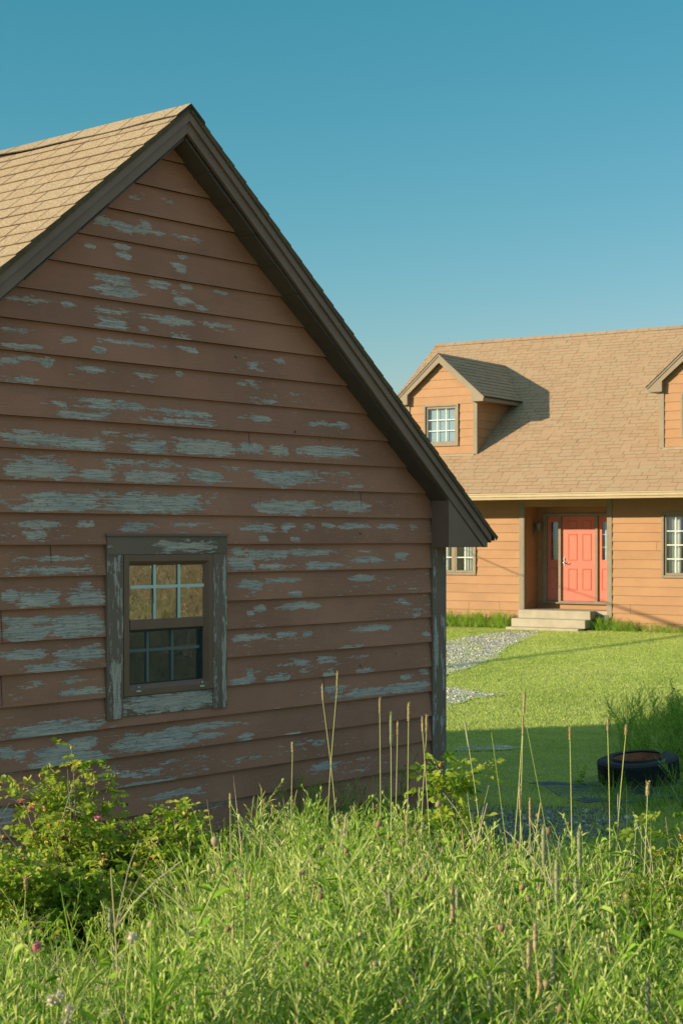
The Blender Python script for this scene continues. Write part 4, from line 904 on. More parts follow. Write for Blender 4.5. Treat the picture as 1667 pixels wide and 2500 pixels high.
def tuft(r, n, L, w, straw=.15):
    g = G(); 
    for m_, cnt in ((0, int(n*(1-straw))), (3, int(n*straw)+1)):
        an = r.uniform(0, 6.28, cnt); P = np.stack([np.cos(an), np.sin(an), an*0], 1)*r.uniform(0, .04, cnt)[:, None]
        D = np.stack([np.cos(an)*r.uniform(.05, .55, cnt), np.sin(an)*r.uniform(.05, .55, cnt), np.ones(cnt)], 1); Lk = L*r.uniform(.5, 1.15, cnt); wk = w*r.uniform(.6, 1.2, cnt)
        D = unit(D); t = np.clip(r.normal(.45, .18, cnt), 0, 1)
        Sd = unit(np.cross(D, np.array([0, 0, 1.])+r.normal(0, .3, (cnt, 3)))); dr = np.stack([np.cos(an)*.5, np.sin(an)*.5, -np.ones(cnt)*.35], 1)*r.uniform(.05, .75, cnt)[:, None]
        rows = []
        for s_, ww in ((0., .8), (.35, 1.), (.7, .7), (1., .08)):
            c = P+D*(Lk*s_)[:, None]+dr*(Lk*s_*s_)[:, None]; rows += [c-Sd*(wk*ww*.5)[:, None], c+Sd*(wk*ww*.5)[:, None]]
        v = np.stack(rows, 1).reshape(-1, 3); b = (np.arange(cnt)*8)[:, None]
        f = np.concatenate([b+np.array([[2*i, 2*i+1, 2*i+3, 2*i+2]]) for i in range(3)]); g.add(v, f, np.repeat(t, 8), m_)
    return g.cat()
def drystalk(r, H):
    g = G(); st = curve((0, 0, 0), (r.normal(0, .3), r.normal(0, .3), 1), H, 6, .25, .1, r); tube(g, st, np.linspace(.0026, .0012, 7), r.uniform(.2, 1), 3)
    for b in range(r.integers(1, 5)):
        i = r.integers(3, 6); an = r.uniform(0, 6.28); tube(g, curve(st[i], (math.cos(an)*.6, math.sin(an)*.6, 1), H*.25, 3, .2, 0, r), np.linspace(.0014, .0007, 4), r.uniform(.2, 1), 3)
    return g.cat()
def spike(r, H):
    g = G(); st = curve((0, 0, 0), (r.normal(0, .06), r.normal(0, .06), 1), H, 6, .12, .05, r); tube(g, st, np.linspace(.0018, .001, 7), r.uniform(.4, .9), 1)
    hl = r.uniform(.05, .1); d = unit(st[-1]-st[-2]); q = np.array([st[-1]+d*hl*t for t in (0, .15, .5, .85, 1.)]); tube(g, q, np.array([.001, .003, .0036, .0028, .001])*r.uniform(.8, 1.2), r.uniform(.2, 1), 4 if r.random() < .55 else 5, 5)
    k = 3; leaves(g, st[1:1+k], np.stack([r.normal(0, .5, k), r.normal(0, .5, k), np.ones(k)], 1), r.uniform(.12, .22, k), .005, r.uniform(.3, .7, k), 0, .35, r=r)
    return g.cat()
rp = np.random.default_rng(21)
KP = [knapweed(rp, rp.uniform(.5, .78), rp.integers(6, 12), .045) for _ in range(12)]
TP = [tuft(rp, 26, rp.uniform(.28, .5), .0055) for _ in range(7)]
DP = [drystalk(rp, rp.uniform(.45, .75)) for _ in range(8)]
LP = [tuft(rp, 13, rp.uniform(.5, .72), .0075, .12) for _ in range(6)]
BP = [broad(rp, rp.uniform(.45, .75)) for _ in range(7)]
SP = [spike(rp, rp.uniform(.6, .85)) for _ in range(8)]
MEADOW_M = [M['weed_leaf'], M['weed_stem'], M['seed_brown'], M['straw'], M['head_tan'], M['head_green']]
def far_edge(x):
    return np.interp(x, [-3, -.66, -.5, -.1, .12, .3, 3], [6.1, 6.2, 8.8, 9.1, 8.7, 7.1, 6.8])
def region(n, y0, y1, r, wid=.245, pad=.3):
    y = np.sqrt(r.uniform(y0*y0, y1*y1, n)); x = r.uniform(-1, 1, n)*(wid*y+pad); return x, y
def place(protos, dens, smin, smax, r, ymin=3.15, keep=None, tilt=.12, tmean=0., tvar=.21):
    A = (.245*(9.2**2-ymin**2)+.6*(9.2-ymin)); x, y = region(int(A*dens), ymin, 9.2, r)
    k = y < far_edge(x)+r.normal(0, .12, len(x))
    if keep is not None: k &= keep(x, y)
    x, y = x[k], y[k]; n = len(x)
    clump = .5+.5*np.sin(x*3.1+np.sin(y*2.3)*1.5)*np.sin(y*2.7+1.3*np.sin(x*1.9))
    sc = (smin+(smax-smin)*(.55*clump+.45*r.random(n)))*np.where(r.random(n) < .07, 1.25, 1.)
    sc = sc*(1-.22*sm((4.4-y)/1.2))*np.where((x < -.072*y) & (y > 4.4), .72, 1.)*np.where((x > .11*y) & (y > 4.4), .94, 1.)
    return scatter(protos, np.stack([x, y, gz(x, y)-.01], 1), sc, r.normal(tmean, tvar, n)+(clump-.5)*.12, tilt, r=r)
def join(*ds):
    g = G()
    for v, f, t, m in ds: g.v.append(v); g.f.append(f+g.n); g.t.append(t); g.m.append(m); g.n += len(v)
    return g.cat()
rm = np.random.default_rng(5)
leftgap = lambda x, y: ~((x < -.25) & (y > 5.0) & (rm.random(len(x)) < .55)) & ~((x > .72) & (y > 4.8) & (rm.random(len(x)) < .8))
mead = join(place(KP, 105, .78, 1.24, rm, keep=leftgap), place(BP, 9, .85, 1.2, rm, keep=lambda x, y: x > .09*y), place(BP, 10, .75, 1.2, rm, keep=leftgap), place(TP, 120, .7, 1.25, rm, tilt=.2), place(LP, 45, .75, 1.25, rm, tilt=.15, tmean=.05), place(DP, 60, .8, 1.15, rm, tilt=.25), place(SP, 2, .85, 1.15, rm, tilt=.12),
            place(SP, 5, .8, 1.1, rm, keep=lambda x, y: x < -.3*np.minimum(1, y/5), tilt=.12), place(TP, 60, .9, 1.4, rm, keep=lambda x, y: x < -.45, tilt=.2, tmean=.12))
mo = mesh_from('meadow_weeds', mead, MEADOW_M); tag(mo, 'tall sunlit tangle of green weeds and grass filling the foreground', 'weeds', kind='stuff')
# lower rough grass between the meadow and the shed / lawn
x = rm.uniform(-3.2, 2.6, 2600); y = rm.uniform(6.0, 12.6, 2600)
sh_l = (x-.7947)*-.6548+(y-13.0704)*-.7559; sh_y = (x-.7947)*.7559+(y-13.0704)*-.6548
k = ~((sh_l > -.05) & (sh_y < .02)) & (y > far_edge(x)-.2) & ~inpoly(x, y, PATHS[2])
k &= (y < 10.9+.4*np.sin(x*3)) | (sh_y < .5)
x, y = x[k], y[k]
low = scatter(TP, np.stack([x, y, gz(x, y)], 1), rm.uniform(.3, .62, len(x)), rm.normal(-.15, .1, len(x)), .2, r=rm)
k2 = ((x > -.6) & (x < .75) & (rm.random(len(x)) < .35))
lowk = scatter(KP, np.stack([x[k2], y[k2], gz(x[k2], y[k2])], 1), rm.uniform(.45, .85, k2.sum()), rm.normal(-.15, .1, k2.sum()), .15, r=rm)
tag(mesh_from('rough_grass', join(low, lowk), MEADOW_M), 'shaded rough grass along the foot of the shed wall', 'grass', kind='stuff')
# lawn
rl = np.random.default_rng(9)
n = 420000; y = np.sqrt(rl.uniform(10.3**2, 38.5**2, n)); x = rl.uniform(.0, .27, n)*y
keep = np.ones(n, bool)
for i, P in enumerate(PATHS): keep &= ~(inpoly(x+rl.normal(0, .12, n), y+rl.normal(0, .3, n), P) & (rl.random(n) < (np.where(np.sin(x*5.1+2*np.sin(y*1.7))*np.sin(y*1.9+x*2.3) > .45, .45, .95) if i < 2 else .62)))
hw = (x-4.3216)*.5521+(y-39)*.8338; hu = (x-4.3216)*.8338-(y-39)*.5521
keep |= False
keep &= ~((hw > -.96) & (hu > -.05) & (hu < 1.92)) & (hw < -.05)
sl_ = (x-.7947)*-.6548+(y-13.0704)*-.7559; sy_ = (x-.7947)*.7559+(y-13.0704)*-.6548
keep &= ~((sl_ > 0) & (sy_ < 0))
keep &= rl.random(n) < np.where(y < 20, 1., .8)
x, y = x[keep], y[keep]; n = len(x)
pat = .5+.25*np.sin(x*1.9+1.2*np.sin(y*.8))+.25*np.sin(y*1.3+2*np.sin(x*.9)); pat2 = np.sin(x*6.3+3*np.sin(y*3.1))*np.sin(y*4.7+2*np.sin(x*5.3))
L = (.022+.022*rl.random(n)+.012*np.maximum(0, pat2))*np.where((y < 13.5), 1.5, 1.); an = rl.uniform(0, 6.28, n)
D = np.stack([np.cos(an)*.7, np.sin(an)*.7, rl.uniform(.6, 2., n)], 1); g = G()
leaves(g, np.stack([x, y, gz(x, y)], 1), D, L, .0045+.00018*y, np.clip(.43+.28*(pat-.5)+.12*pat2+rl.normal(0, .10, n), 0, 1), 0, .1, r=rl, fold=.1)
tag(mesh_from('lawn_grass', g.cat(), [M['lawn_blade']]), 'mown yellow-green lawn between the shed and the house', 'lawn', kind='stuff')
# loose stones
n = 9000; x = rl.uniform(.2, 4.8, n); y = rl.uniform(11., 37.5, n); k = np.zeros(n, bool)
for P in PATHS: k |= inpoly(x, y, P)
x, y = x[k], y[k]; g = G()
for i in range(len(x)):
    s_ = rl.uniform(.009, .024); tube(g, [(x[i], y[i], gz(x[i], y[i])+.010-.3*s_), (x[i]+s_*.2, y[i], gz(x[i], y[i])+.012+s_*.4), (x[i]+s_*.1, y[i]+s_*.2, gz(x[i], y[i])+.012+s_*.8)], np.array([1., 1.1, .15])*s_, rl.random(), 0, 5)
leafmat('stone', [(.2, .19, .17), (.42, .39, .34), (.66, .62, .54)], 0, .9)
tag(mesh_from('loose_gravel', g.cat(), [M['stone']]), 'loose grey stones strewn over the gravel path', 'gravel', kind='stuff')

# ------------------------------------------------------------------ foundation plants
def H2W(u_, w_): return 4.3216+u_*.8338+w_*.5521, 39.-u_*.5521+w_*.8338
def found(name, u0, u1, n, h0, h1, label, wd=.45, hf=None):
    r = np.random.default_rng(int(abs(u0)*100)); u_ = r.uniform(u0, u1, n); w_ = -r.uniform(.02, wd, n); x, y = H2W(u_, w_)
    sc = r.uniform(h0, h1, n)*(hf(u_) if hf else 1)
    d = join(scatter(KP, np.stack([x, y, x*0], 1)[:n*2//3], sc[:n*2//3], r.normal(.0, .12, n*2//3), .25, r=r), scatter(TP, np.stack([x, y, x*0], 1)[n*2//3:], sc[n*2//3:]*1.3, r.normal(0, .12, n-n*2//3), .25, r=r))
    o = mesh_from(name, d, [M['bright_leaf'], M['bright_leaf'], M['seed_brown'], M['straw'], M['head_tan'], M['head_green']]); tag(o, label, 'plants', kind='stuff')
found('foundation_weeds', -3.6, -.15, 430, .35, .68, 'bright green weeds along the house wall left of the steps')
found('foundation_weeds', 1.95, 6.4, 520, .28, .5, 'bright green weeds along the house wall right of the steps', .5, lambda u_: np.interp(u_, [1.9, 2.3, 3., 6.], [1.15, 1.25, .8, .75]))

# ------------------------------------------------------------------ tyre and net
def tyre(loc):
    root = empty('old_tyre', loc, .4, label='worn black car tyre with rusty rim lying flat on the shaded grass', cat='tyre')
    root.rotation_euler = (R(1.5), R(-6), .35)
    Ro, Wd = .335, .225
    prof = [(.205, .0), (.215, .025), (.25, .012), (.29, .006), (.318, .018), (.331, .04), (.335, .075), (.3355, .1125), (.335, .15), (.331, .185), (.318, .207), (.29, .219), (.25, .213), (.215, .20), (.205, .2249)]
    K = 96; m = MB()
    for i in range(K):
        a0, a1 = 2*math.pi*i/K, 2*math.pi*(i+1)/K
        for j in range(len(prof)-1):
            (r0, z0), (r1, z1) = prof[j], prof[j+1]
            m.quad([(r0*math.cos(a0), r0*math.sin(a0), z0), (r0*math.cos(a1), r0*math.sin(a1), z0), (r1*math.cos(a1), r1*math.sin(a1), z1), (r1*math.cos(a0), r1*math.sin(a0), z1)])
    m.build('carcass', [M['rubber']], root, smooth=True)
    t = MB()
    for i in range(72):
        for zz, off in ((.028, 0), (.072, .5), (.116, .2), (.160, .7)):
            a0 = 2*math.pi*(i+off)/72; a1 = a0+2*math.pi*.72/72; sk = .02 if off < .4 else -.02
            z0, z1 = zz, zz+.036
            P = [(a0, z0), (a1, z0), (a1+sk, z1), (a0+sk, z1)]
            o = [((.343)*math.cos(p), (.343)*math.sin(p), z) for p, z in P]; b = [((.328)*math.cos(p), (.328)*math.sin(p), z) for p, z in P]
            t.quad(o)
            for q in range(4): t.quad([b[q], b[(q+1) % 4], o[(q+1) % 4], o[q]])
    t.build('tread', [M['rubber']], root)
    rm_ = MB(); K = 64; pr = [(.214, .214), (.206, .205), (.20, .17), (.185, .165), (.18, .11), (.17, .09), (.12, .10), (.075, .115), (.05, .11), (.035, .10), (.001, .10)]
    for i in range(K):
        a0, a1 = 2*math.pi*i/K, 2*math.pi*(i+1)/K
        for (r0, z0), (r1, z1) in zip(pr[:-1], pr[1:]): rm_.quad([(r0*math.cos(a0), r0*math.sin(a0), z0), (r0*math.cos(a1), r0*math.sin(a1), z0), (r1*math.cos(a1), r1*math.sin(a1), z1), (r1*math.cos(a0), r1*math.sin(a0), z1)])
    rm_.build('rim', [M['rust']], root, smooth=True)
    return root
tyre((2.53, 13.95, .07))
def net():
    root = empty('wire_net', (2.35, 13.55, 0), .25, label='blue-grey wire net spread flat on the ground under the old tyre', cat='net')
    m = MB(); r = random.Random(4); zf = lambda x, y: .055+.02*math.sin(x*5)+.015*math.sin(y*7+x*3)+.012*math.sin(x*13)
    for k in range(30):
        x = -.55+1.35*k/29; m.tube([(x+.01*math.sin(y*9+k), y, zf(x, y)) for y in np.linspace(-.45, .8, 12)], .0022, 4, cap=False)
    for k in range(27):
        y = -.45+1.25*k/26; m.tube([(x, y+.01*math.sin(x*9+k), zf(x, y)) for x in np.linspace(-.55, .8, 12)], .0022, 4, cap=False)
    m.tube([(x, -.45, zf(x, -.45)) for x in np.linspace(-.55, .8, 12)], .006, 5); m.tube([(-.55, y, zf(-.55, y)) for y in np.linspace(-.45, .8, 12)], .006, 5)
    m.build('mesh', [M['wire']], root)
net()

# ------------------------------------------------------------------ rose bushes
def rose(name, loc, canes, H, spread, r, label, leaf=.033, lpc=18, hips=.25, flowers=0, lean=(0, 0), dense=1., dead=0, fpos=(), hipsize=1.):
    root = empty(name, (loc[0], loc[1], float(gz(loc[0], loc[1]))), label=label, cat='rose bush', group='wild rose bushes in the weeds')
    gc, gl, gh, gf = G(), G(), G(), G()
    for c in range(canes):
        an = r.uniform(0, 6.28); sp = spread*math.sqrt(r.random()); h = H*(1-.45*(sp/spread)**2)*r.uniform(.72, 1.05) if c else H
        tgt = np.array([math.cos(an)*sp+lean[0]*h, math.sin(an)*sp*.8+lean[1]*h, h]); 
        if c == 0: tgt = np.array([lean[0]*H, lean[1]*H, H])
        mid = tgt*np.array([.35, .35, .55])+r.normal(0, .04, 3); t = np.linspace(0, 1, 9)[:, None]
        pts = (1-t)**2*np.zeros(3)+2*t*(1-t)*mid+t*t*tgt+np.concatenate([np.zeros((1, 3)), r.normal(0, .008, (8, 3))])
        tube(gc, pts, np.linspace(.0065, .0022, 9)*(1.3 if canes < 8 else 1.), r.uniform(.2, .8), 0, 5)
        ends = [(pts, .25)]
        for b in range(r.integers(2, 5)):
            i = r.integers(3, 8); a2 = r.uniform(0, 6.28); br = curve(pts[i], (math.cos(a2), math.sin(a2), .7), r.uniform(.07, .2)*H, 4, .25, .15, r); tube(gc, br, np.linspace(.0025, .0013, 5), r.uniform(.2, .7), 0, 4); ends.append((br, .2))
        for pts_, t0 in ends:
            n = max(3, int(lpc*dense*(1. if len(pts_) == 9 else .4))); tt = r.uniform(t0, 1., n); tt[-2:] = 1.
            fi = tt*(len(pts_)-1); i0 = np.minimum(fi.astype(int), len(pts_)-2); P = pts_[i0]+(pts_[i0+1]-pts_[i0])*(fi-i0)[:, None]
            a3 = r.uniform(0, 6.28, n); D = unit(np.stack([np.cos(a3), np.sin(a3), r.uniform(.0, .9, n)], 1)); Lr = leaf*3.4*r.uniform(.7, 1.15, n)
            tint0 = np.clip(r.normal(.38, .2, n)+.2*(tt-.6), 0, 1)
            up = np.array([0, 0, 1.])+r.normal(0, .6, (n, 3)); Sd = unit(np.cross(D, up)); q = np.array([0, 0, -1.])
            for k, (f_, side_) in enumerate(((.35, 1), (.35, -1), (.6, 1), (.6, -1), (.85, 1), (.85, -1), (1., 0))):
                B = P+D*(Lr*f_)[:, None]+q*(Lr*f_*f_*.25)[:, None]
                dd = D*(.55 if side_ else 1.)+Sd*side_*.85+q*.12
                Lf = leaf*r.uniform(.75, 1.15, n)*(1.1 if k > 3 else .9)
                leaves(gl, B, dd, Lf, Lf*.62, np.clip(tint0+r.normal(0, .07, n), 0, 1), 0, .2, True, r, .18)
            if r.random() < hips:
                e = pts_[-1]; ball(gh, e, .007*hipsize, r.uniform(0, .5), 0, 6); k = 5; a4 = np.arange(k)*1.257+r.uniform(0, 6)
                leaves(gh, np.repeat(e[None]+[[0, 0, .006]], k, 0), np.stack([np.cos(a4), np.sin(a4), r.uniform(-.2, 1.2, k)], 1), .024*hipsize, .005*hipsize, r.uniform(.2, 1., k), 0, .3, r=r)
    for d in range(dead):
        an = r.uniform(0, 6.28); p = curve((math.cos(an)*spread*.5, math.sin(an)*spread*.4, H*.35), (math.cos(an)*.6, math.sin(an)*.6, r.uniform(.1, 1)), H*r.uniform(.35, .75), 6, .5, .1, r)
        tube(gc, p, np.linspace(.0035, .001, 7), 1., 1, 4)
        for b in range(3): i = r.integers(1, 6); tube(gc, curve(p[i], r.normal(0, 1, 3)+[0, 0, .4], H*r.uniform(.1, .25), 4, .5, 0, r), np.linspace(.002, .0007, 5), 1., 1, 4)
    mesh_from('cane', gc.cat(), [M['rose_cane'], M['dead_wood']], root); mesh_from('foliage', join(gl.cat(), (lambda d: (d[0], d[1], d[2], d[3]+1))(gh.cat())) if gh.n else gl.cat(), [M['rose_leaf'], M['rose_hip']], root)
    for (fx, fy_, fz) in fpos:
        g = G(); k = 6; a5 = np.arange(k)*1.047; e = np.array([fx, fy_, fz])
        leaves(g, np.repeat(e[None], k, 0), np.stack([np.cos(a5), np.sin(a5), np.full(k, .55)], 1), .026, .027, r.uniform(0, 1, k), 0, .1, True, r, .25); mesh_from('flower', g.cat(), [M['rose_petal']], root)
    return root
rr = np.random.default_rng(33)
rose('rose_bush', (-1.27, 7.8), 32, .95, .42, rr, 'tallest green rose bush against the shed siding, at the left below the window', lpc=12, dead=7, fpos=[(-.17, -.2, .70), (.16, -.33, .68), (-.21, -.22, .74)], hips=.8, hipsize=1.2)
rose('rose_bush', (-.78, 7.7), 24, .70, .36, rr, 'low rose bush with bare grey twigs, right of the tallest rose bush', dead=9, hips=.5)
rose('rose_bush', (-1.5, 6.8), 30, .58, .45, rr, 'low yellowing rose bush cut by the left edge of the photo', hips=.6)
rose('rose_bush', (-1.0, 6.9), 26, .52, .40, rr, 'low leafy rose bush under the tallest rose bush', hips=.4, lpc=14)
rose('rose_bush', (.66, 7.3), 5, .93, .17, rr, 'slender leaning rose with hairy stem beside the shed corner', leaf=.036, lpc=32, lean=(-.24, 0), hips=.8, hipsize=1.4)
rose('rose_bush', (1.5, 6.7), 19, .90, .36, rr, 'upright pale rose bush in front of the tyre, at the right edge', leaf=.034, hips=.6, hipsize=1.2)
rose('rose_bush', (1.12, 5.75), 30, .56, .5, rr, 'spreading rose bush tangled with dead grey twigs in the right foreground', leaf=.032, dead=44, hips=.5, dense=.8)

# ------------------------------------------------------------------ single stalks
CZ = 2.15
def at(px, py, Y): return np.array([(px-833.5)/4005*Y, Y, CZ-(py-1312)/4005*Y])
def stalk(px, py, hb, bx, by, Y, mat, rad, label, name='timothy_stalk', head=True, stem='weed_stem', st_t=.7, srad=.0022):
    top = at(px, py, Y); hbp = at(px+(bx-px)*.06, hb, Y); b = at(bx, by, Y)
    d = (b-hbp); k = (gz(b[0], Y)-hbp[2])/d[2]; base = hbp+d*k*1.0; base[0] = hbp[0]+(b[0]-hbp[0])*min(k, 1.6); base[2] = float(gz(base[0], Y))
    r = np.random.default_rng(int(px*7+py)); root = empty(name, base, label=label, cat='grass stalk', group='tall single grass stalks among the weeds')
    t = np.linspace(0, 1, 10)[:, None]; pts = (base-base)*(1-t)+(hbp-base)*t; w = r.normal(0, .012, 2); pts[:, 0] += np.sin(t[:, 0]*math.pi)*w[0]; pts[:, 1] += np.sin(t[:, 0]*math.pi)*w[1]
    g = G(); tube(g, pts, np.linspace(srad*1.15, srad*.7, 10), st_t, 0, 5)
    n = 2; leaves(g, pts[[2, 4]], np.stack([r.normal(0, .5, n), r.normal(0, .3, n), np.ones(n)], 1), .16, .006, .5, 0, .5, r=r)
    mesh_from('stem', g.cat(), [M[stem]], root, True)
    if head:
        g = G(); n = 14; q = np.linspace(0, 1, n)[:, None]; hp = (hbp-base)*(1-q)+(top-base)*q
        prof = np.minimum(1, np.minimum(q[:, 0]*7+.25, (1-q[:, 0])*5+.15))*rad*r.uniform(.86, 1.12, n); tube(g, hp, prof, r.uniform(.3, .8), 0, 8)
        m_ = 130; i = r.uniform(.03, .97, m_); an = r.uniform(0, 6.28, m_); P = (hbp-base)+(top-hbp)*i[:, None]; ax = unit(top-hbp); s1 = unit(np.cross(ax, [0, 1., .1])); s2 = np.cross(ax, s1)
        o = s1*np.cos(an)[:, None]+s2*np.sin(an)[:, None]; leaves(g, P+o*rad*.7, o*.6+ax, rad*1.3, rad*.4, r.uniform(0, 1, m_), 0, 0, r=r)
        mesh_from('seed_head', g.cat(), [M[mat]], root)
    return root
q = 1.0631
TALL = [(775, 1540, 1580, 755, 1760, 7.6, 'head_tan', .0045, 'tallest tan-headed grass stalk in front of the shed wall, right of the window'),
 (740, 1570, 1612, 766, 1760, 7.6, 'head_tan', .0042, 'tan grass stalk crossing the tallest one in front of the shed wall'),
 (872, 1600, 1640, 872, 1900, 7.2, 'head_tan', .0042, 'straight tan stalk left of the thick green stalk before the shed wall'),
 (898, 1632, 1714, 892, 1900, 6.6, 'head_green', .0058, 'stalk with the longest pale green head before the shed wall'),
 (913, 1655, 1690, 905, 1880, 7.2, 'head_tan', .0040, 'short tan stalk just right of the thick green-headed stalk'),
 (938, 1612, 1658, 934, 1890, 6.9, 'head_tan', .0050, 'tan stalk with plump head between the green-headed stalk and the shed corner'),
 (969, 1645, 1682, 988, 1890, 6.9, 'head_tan', .0044, 'left stalk of the pair crossing at the shed corner'),
 (979, 1640, 1686, 977, 1900, 6.9, 'head_tan', .0048, 'right stalk of the pair crossing at the shed corner'),
 (671, 1703, 1730, 684, 1770, 7.8, 'head_tan', .0048, 'short bent tan stalk low in front of the siding below the window level'),
 (1204, 1585, 1640, 1163, 1870, 6.4, 'head_tan', .0046, 'highest stalk against the sunlit lawn, leaning right'),
 (1200, 1640, 1690, 1194, 1940, 6.2, 'head_tan', .0036, 'upright thin stalk under the highest one against the lawn'),
 (1308, 1668, 1702, 1312, 1890, 6.2, 'head_tan', .0046, 'upright stalk alone on the shaded lawn left of the tyre'),
 (1395, 1648, 1682, 1389, 1940, 6.2, 'head_tan', .0044, 'upright stalk crossing the left end of the tyre'),
 (1437, 1665, 1690, 1417, 1910, 6.2, 'head_tan', .0050, 'stalk leaning right across the tyre'),
 (1487, 1795, 1830, 1466, 1900, 5.9, 'head_tan', .0065, 'plump tan head leaning right in front of the tyre'),
 (1193, 1800, 1862, 1196, 1950, 5.8, 'head_tan', .0042, 'brown narrow head rising from the weeds below the lawn'),
 (1216, 1832, 1900, 1224, 1960, 5.6, 'head_tan', .0038, 'brown head beside the narrow one, leaning left'),
 (529, 1822, 1858, 531, 1900, 7.2, 'head_tan', .0050, 'short ochre head before the shed foot, left of the weeds crest')]
for t in TALL: stalk(t[0]*q, t[1]*q, t[2]*q, t[3]*q, t[4]*q, t[5], t[6], t[7], t[8])
NEAR = [(1247, 1893, 1988, 1266, 2150, 4.6, 'pale green thick head, upper left of the two tallest in the right foreground'),
 (1329, 1898, 1995, 1350, 2180, 4.5, 'pale green thick head, upper right of the two tallest in the right foreground'),
 (1277, 1975, 2078, 1290, 2250, 4.5, 'thick green head directly below the two tallest heads'),
 (1322, 2010, 2092, 1334, 2280, 4.5, 'thick green head right of the centre group in the right foreground'),
 (1038, 2033, 2118, 1052, 2300, 4.6, 'thick green head standing alone at the middle of the weeds'),
 (1050, 2037, 2090, 1060, 2300, 4.8, 'thinner green head touching the lone one at the middle of the weeds'),
 (1228, 2118, 2190, 1250, 2320, 4.3, 'brownish green head leaning left, middle of the right foreground'),
 (1213, 2152, 2232, 1236, 2345, 4.2, 'green head leaning left, below the brownish one'),
 (1268, 2180, 2262, 1288, 2400, 4.2, 'upright green head right of the leaning heads'),
 (1237, 2228, 2290, 1276, 2345, 4.1, 'brown head leaning strongly left near the bottom right'),
 (1123, 2254, 2322, 1160, 2345, 4.1, 'green head leaning left near the bottom edge'),
 (1486, 2245, 2335, 1488, 2400, 4.0, 'vague green head at the bottom right corner'),
 (253, 2085, 2145, 275, 2250, 4.6, 'green head leaning left in the lower left weeds'),
 (60, 2010, 2045, 62, 2150, 5.2, 'tan head in the left weeds near the photo edge'),
 (895, 2035, 2080, 893, 2200, 4.9, 'small green head in the middle weeds')]
for t in NEAR: stalk(t[0]*q, t[1]*q, t[2]*q, t[3]*q, t[4]*q, t[5], 'head_tan' if 'brown' in t[6] or 'tan' in t[6] else 'head_green', .0062, t[6], st_t=.45, srad=.0024)
for (x0, y0, x1, y1, Y, lab) in [(1125, 1680, 1170, 1870, 6.3, 'bare green stem leaning left on the shaded lawn'), (1205, 1668, 1268, 1870, 6.3, 'bare green stem leaning left from the highest stalk'), (1030, 1895, 1026, 2000, 6., 'thin bare stem near the leaning rose')]:
    stalk(x0*q, y0*q, y0*q+2, x1*q, y1*q, Y, None, 0, lab, 'grass_stem', False, st_t=.3, srad=.0016)

# ------------------------------------------------------------------ small flowers
def flower(px, py, Y, rad, mat, label, name, cat, n=60, group=None):
    p = at(px, py, Y); b = np.array([p[0]+random.uniform(-.05, .05), Y+random.uniform(-.02, .05), 0]); b[2] = float(gz(b[0], b[1])); root = empty(name, b, label=label, cat=cat, group=group)
    r = np.random.default_rng(int(px*13+py)); c = p-b; pts = np.linspace([0, 0, 0], c, 7); pts[1:-1] += r.normal(0, .006, (5, 3)); g = G(); tube(g, pts, .0018, .5, 0, 4)
    leaves(g, pts[1:6], np.stack([r.normal(0, .8, 5), r.normal(0, .8, 5), np.full(5, .7)], 1), .06, .008, r.uniform(.3, .7, 5), 1, .2, r=r); mesh_from('stem', g.cat(), [M['weed_stem'], M['weed_leaf']], root)
    g = G(); D = unit(r.normal(0, 1, (n, 3))); ball(g, c, rad*.6, .4, 0, 6); leaves(g, c+D*rad*.35, D+[0, 0, .25], rad*.75, rad*.28, r.uniform(0, 1, n), 0, 0, r=r); mesh_from('flower_head', g.cat(), [M[mat]], root)
for i, (px, py, lab) in enumerate([(125, 2443, 'fluffy white flower head at the bottom left, left of its pair'), (146, 2432, 'fluffy white flower head at the bottom left, right of its pair'), (168, 2466, 'white flower head below the pair at the bottom left'), (163, 2492, 'white flower head at the very bottom left of the photo'), (258, 2476, 'white flower head standing apart right of the bottom left cluster'), (322, 2291, 'pale fluffy head higher up in the left weeds')]):
    flower(px, py, 3.95, .016, 'clover_white', lab, 'clover_flower', 'flower', group='white fluffy flowers in the lower left')
flower(88, 2312, 4.2, .017, 'rose_petal', 'pinkish clover head in the lower left weeds', 'clover_flower', 'flower'); 
for (px, py, lab) in [(573, 2125, 'brown knapweed head left in the middle weeds, dark gap behind'), (558, 2102, 'brown knapweed head up left of its neighbours in the middle weeds'), (552, 2146, 'leaning brown knapweed head at the left of the middle weeds'), (698, 2064, 'brown knapweed head high in the weeds near their crest'), (679, 2065, 'paler brown knapweed head beside the one near the crest'), (740, 2131, 'largest brown knapweed head in the middle weeds'), (731, 2116, 'brown knapweed head just above the largest one'), (605, 2193, 'brown knapweed head low in the middle weeds, alone'), (851, 2116, 'brown knapweed head at the right of the middle weeds'), (771, 2165, 'dark brown knapweed head under the largest one'), (781, 2071, 'brown knapweed head near the crest, right side'), (1240, 2118, 'brown knapweed head beside the thick green heads'), (1558, 2262, 'brown knapweed head in the right foreground weeds'), (1500, 2262, 'reddish knapweed head left of the one in the right foreground'), (1058, 2350, 'big pinkish knapweed head low in the centre right')]:
    flower(px, py, min(6.2, 1.14*4005/(py-1312)), .0105, 'seed_brown', lab, 'knapweed_stem', 'wildflower', 40, 'brown knapweed heads among the weeds')

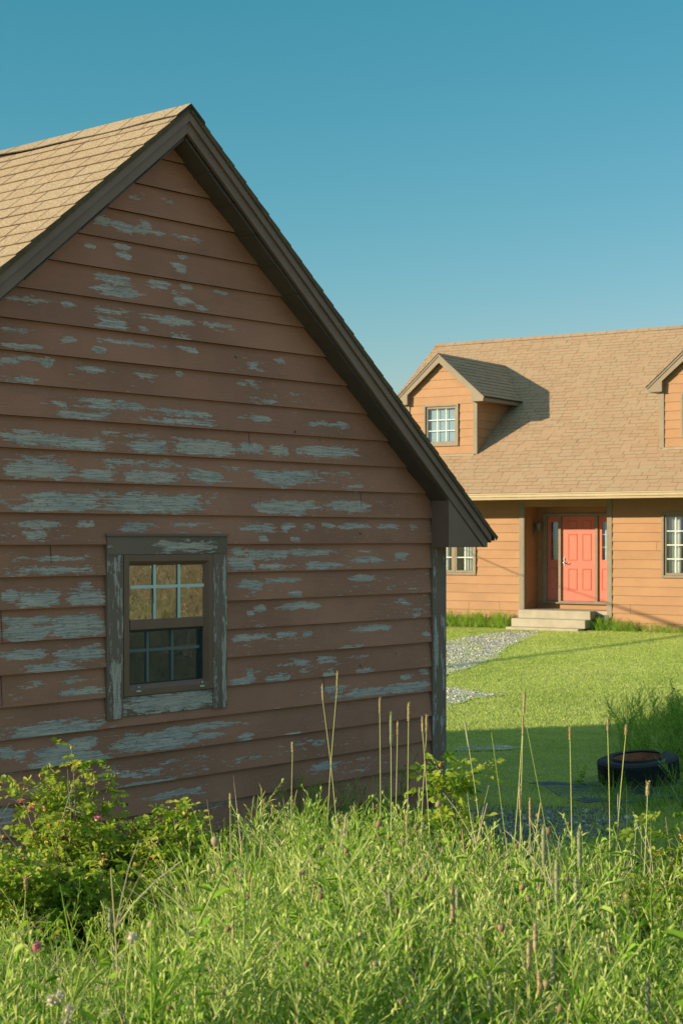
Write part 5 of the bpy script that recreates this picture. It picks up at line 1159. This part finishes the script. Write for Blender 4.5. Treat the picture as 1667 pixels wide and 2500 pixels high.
# ------------------------------------------------------------------ tall dark weeds behind the tyre
rt = np.random.default_rng(77); n = 340; x = rt.uniform(2.6, 5., n); y = rt.uniform(14.6, 18.2, n); k = x > .176*y+.35*rt.normal(0, .5, n)+np.maximum(0, 15.2-y)*.5; x, y = x[k], y[k]
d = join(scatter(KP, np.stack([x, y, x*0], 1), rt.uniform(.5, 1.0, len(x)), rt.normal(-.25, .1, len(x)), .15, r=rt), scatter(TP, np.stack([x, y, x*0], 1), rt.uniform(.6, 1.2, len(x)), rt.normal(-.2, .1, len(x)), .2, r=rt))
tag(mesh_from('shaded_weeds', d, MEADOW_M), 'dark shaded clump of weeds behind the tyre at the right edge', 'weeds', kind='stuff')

# weeds round the tyre
n = 170; x = rt.uniform(2.0, 3.5, n); y = rt.uniform(12.6, 14.6, n); dx = x-2.53; dy = y-13.95; k = (dx*dx+dy*dy > .37**2) & ~((dy < .1) & (x < 2.78) & (rt.random(n) < .3)) & ~((np.abs(dx) < .5) & (dy > 0) & (x < 2.7)); x, y = x[k], y[k]
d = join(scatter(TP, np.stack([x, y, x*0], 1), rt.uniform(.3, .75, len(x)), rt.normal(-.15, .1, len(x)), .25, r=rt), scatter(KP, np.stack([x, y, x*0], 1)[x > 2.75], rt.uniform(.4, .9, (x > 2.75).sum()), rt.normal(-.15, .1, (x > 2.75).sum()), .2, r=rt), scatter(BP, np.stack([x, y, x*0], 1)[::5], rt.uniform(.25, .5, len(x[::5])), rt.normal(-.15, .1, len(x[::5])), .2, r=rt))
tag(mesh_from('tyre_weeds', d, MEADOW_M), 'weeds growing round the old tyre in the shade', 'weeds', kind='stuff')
# dry hay on the bank to the right (what the shed window reflects)
n = 1500; x = rt.uniform(14.5, 27, n); y = rt.uniform(8.5, 16., n)
d = scatter([tuft(rp, 22, .62, .012, .93) for _ in range(5)], np.stack([x, y, gz(x, y)-.02], 1), rt.uniform(.7, 1.7, n), rt.normal(-.05, .4, n), .6, r=rt)
n = 420; x = rt.uniform(14.2, 18.5, n); y = 8.5+7.5*rt.random(n); k = np.sin(y*2.3+1.)+rt.normal(0, .4, n) > .1; x, y = x[k], y[k]
d = join(d, scatter(TP, np.stack([x, y, gz(x, y)-.02], 1), rt.uniform(1.2, 2., len(x)), rt.normal(0, .15, len(x)), .3, r=rt))
tag(mesh_from('dry_grass', d, MEADOW_M), 'dry tan grass bank mirrored in the upper panes of the shed window', 'grass', kind='stuff')
# service cable: only its shadow shows, on the lawn
m = MB(); KW = [-1.12, -2.8, -4.55, -5.7, -8.5, -11.9, -16., -20., -26.]; KZ = [3.13, 3.18, 3.27, 3.36, 3.78, 4.30, 4.42, 4.45, 4.5]
m.tube([(*H2W(-4.5-.03*(-w_), w_), float(np.interp(-w_, [-k for k in KW], KZ))) for w_ in np.linspace(-1.12, -26, 60)], np.interp(np.linspace(-1.12, -26, 60), [-26, -12, -8, -1], [.05, .045, .012, .008]), 8)
tag(m.build('service_cable', M['rubber'], None, smooth=True), 'black overhead cable known only by the thin shadow it draws across the sunny lawn', 'cable')
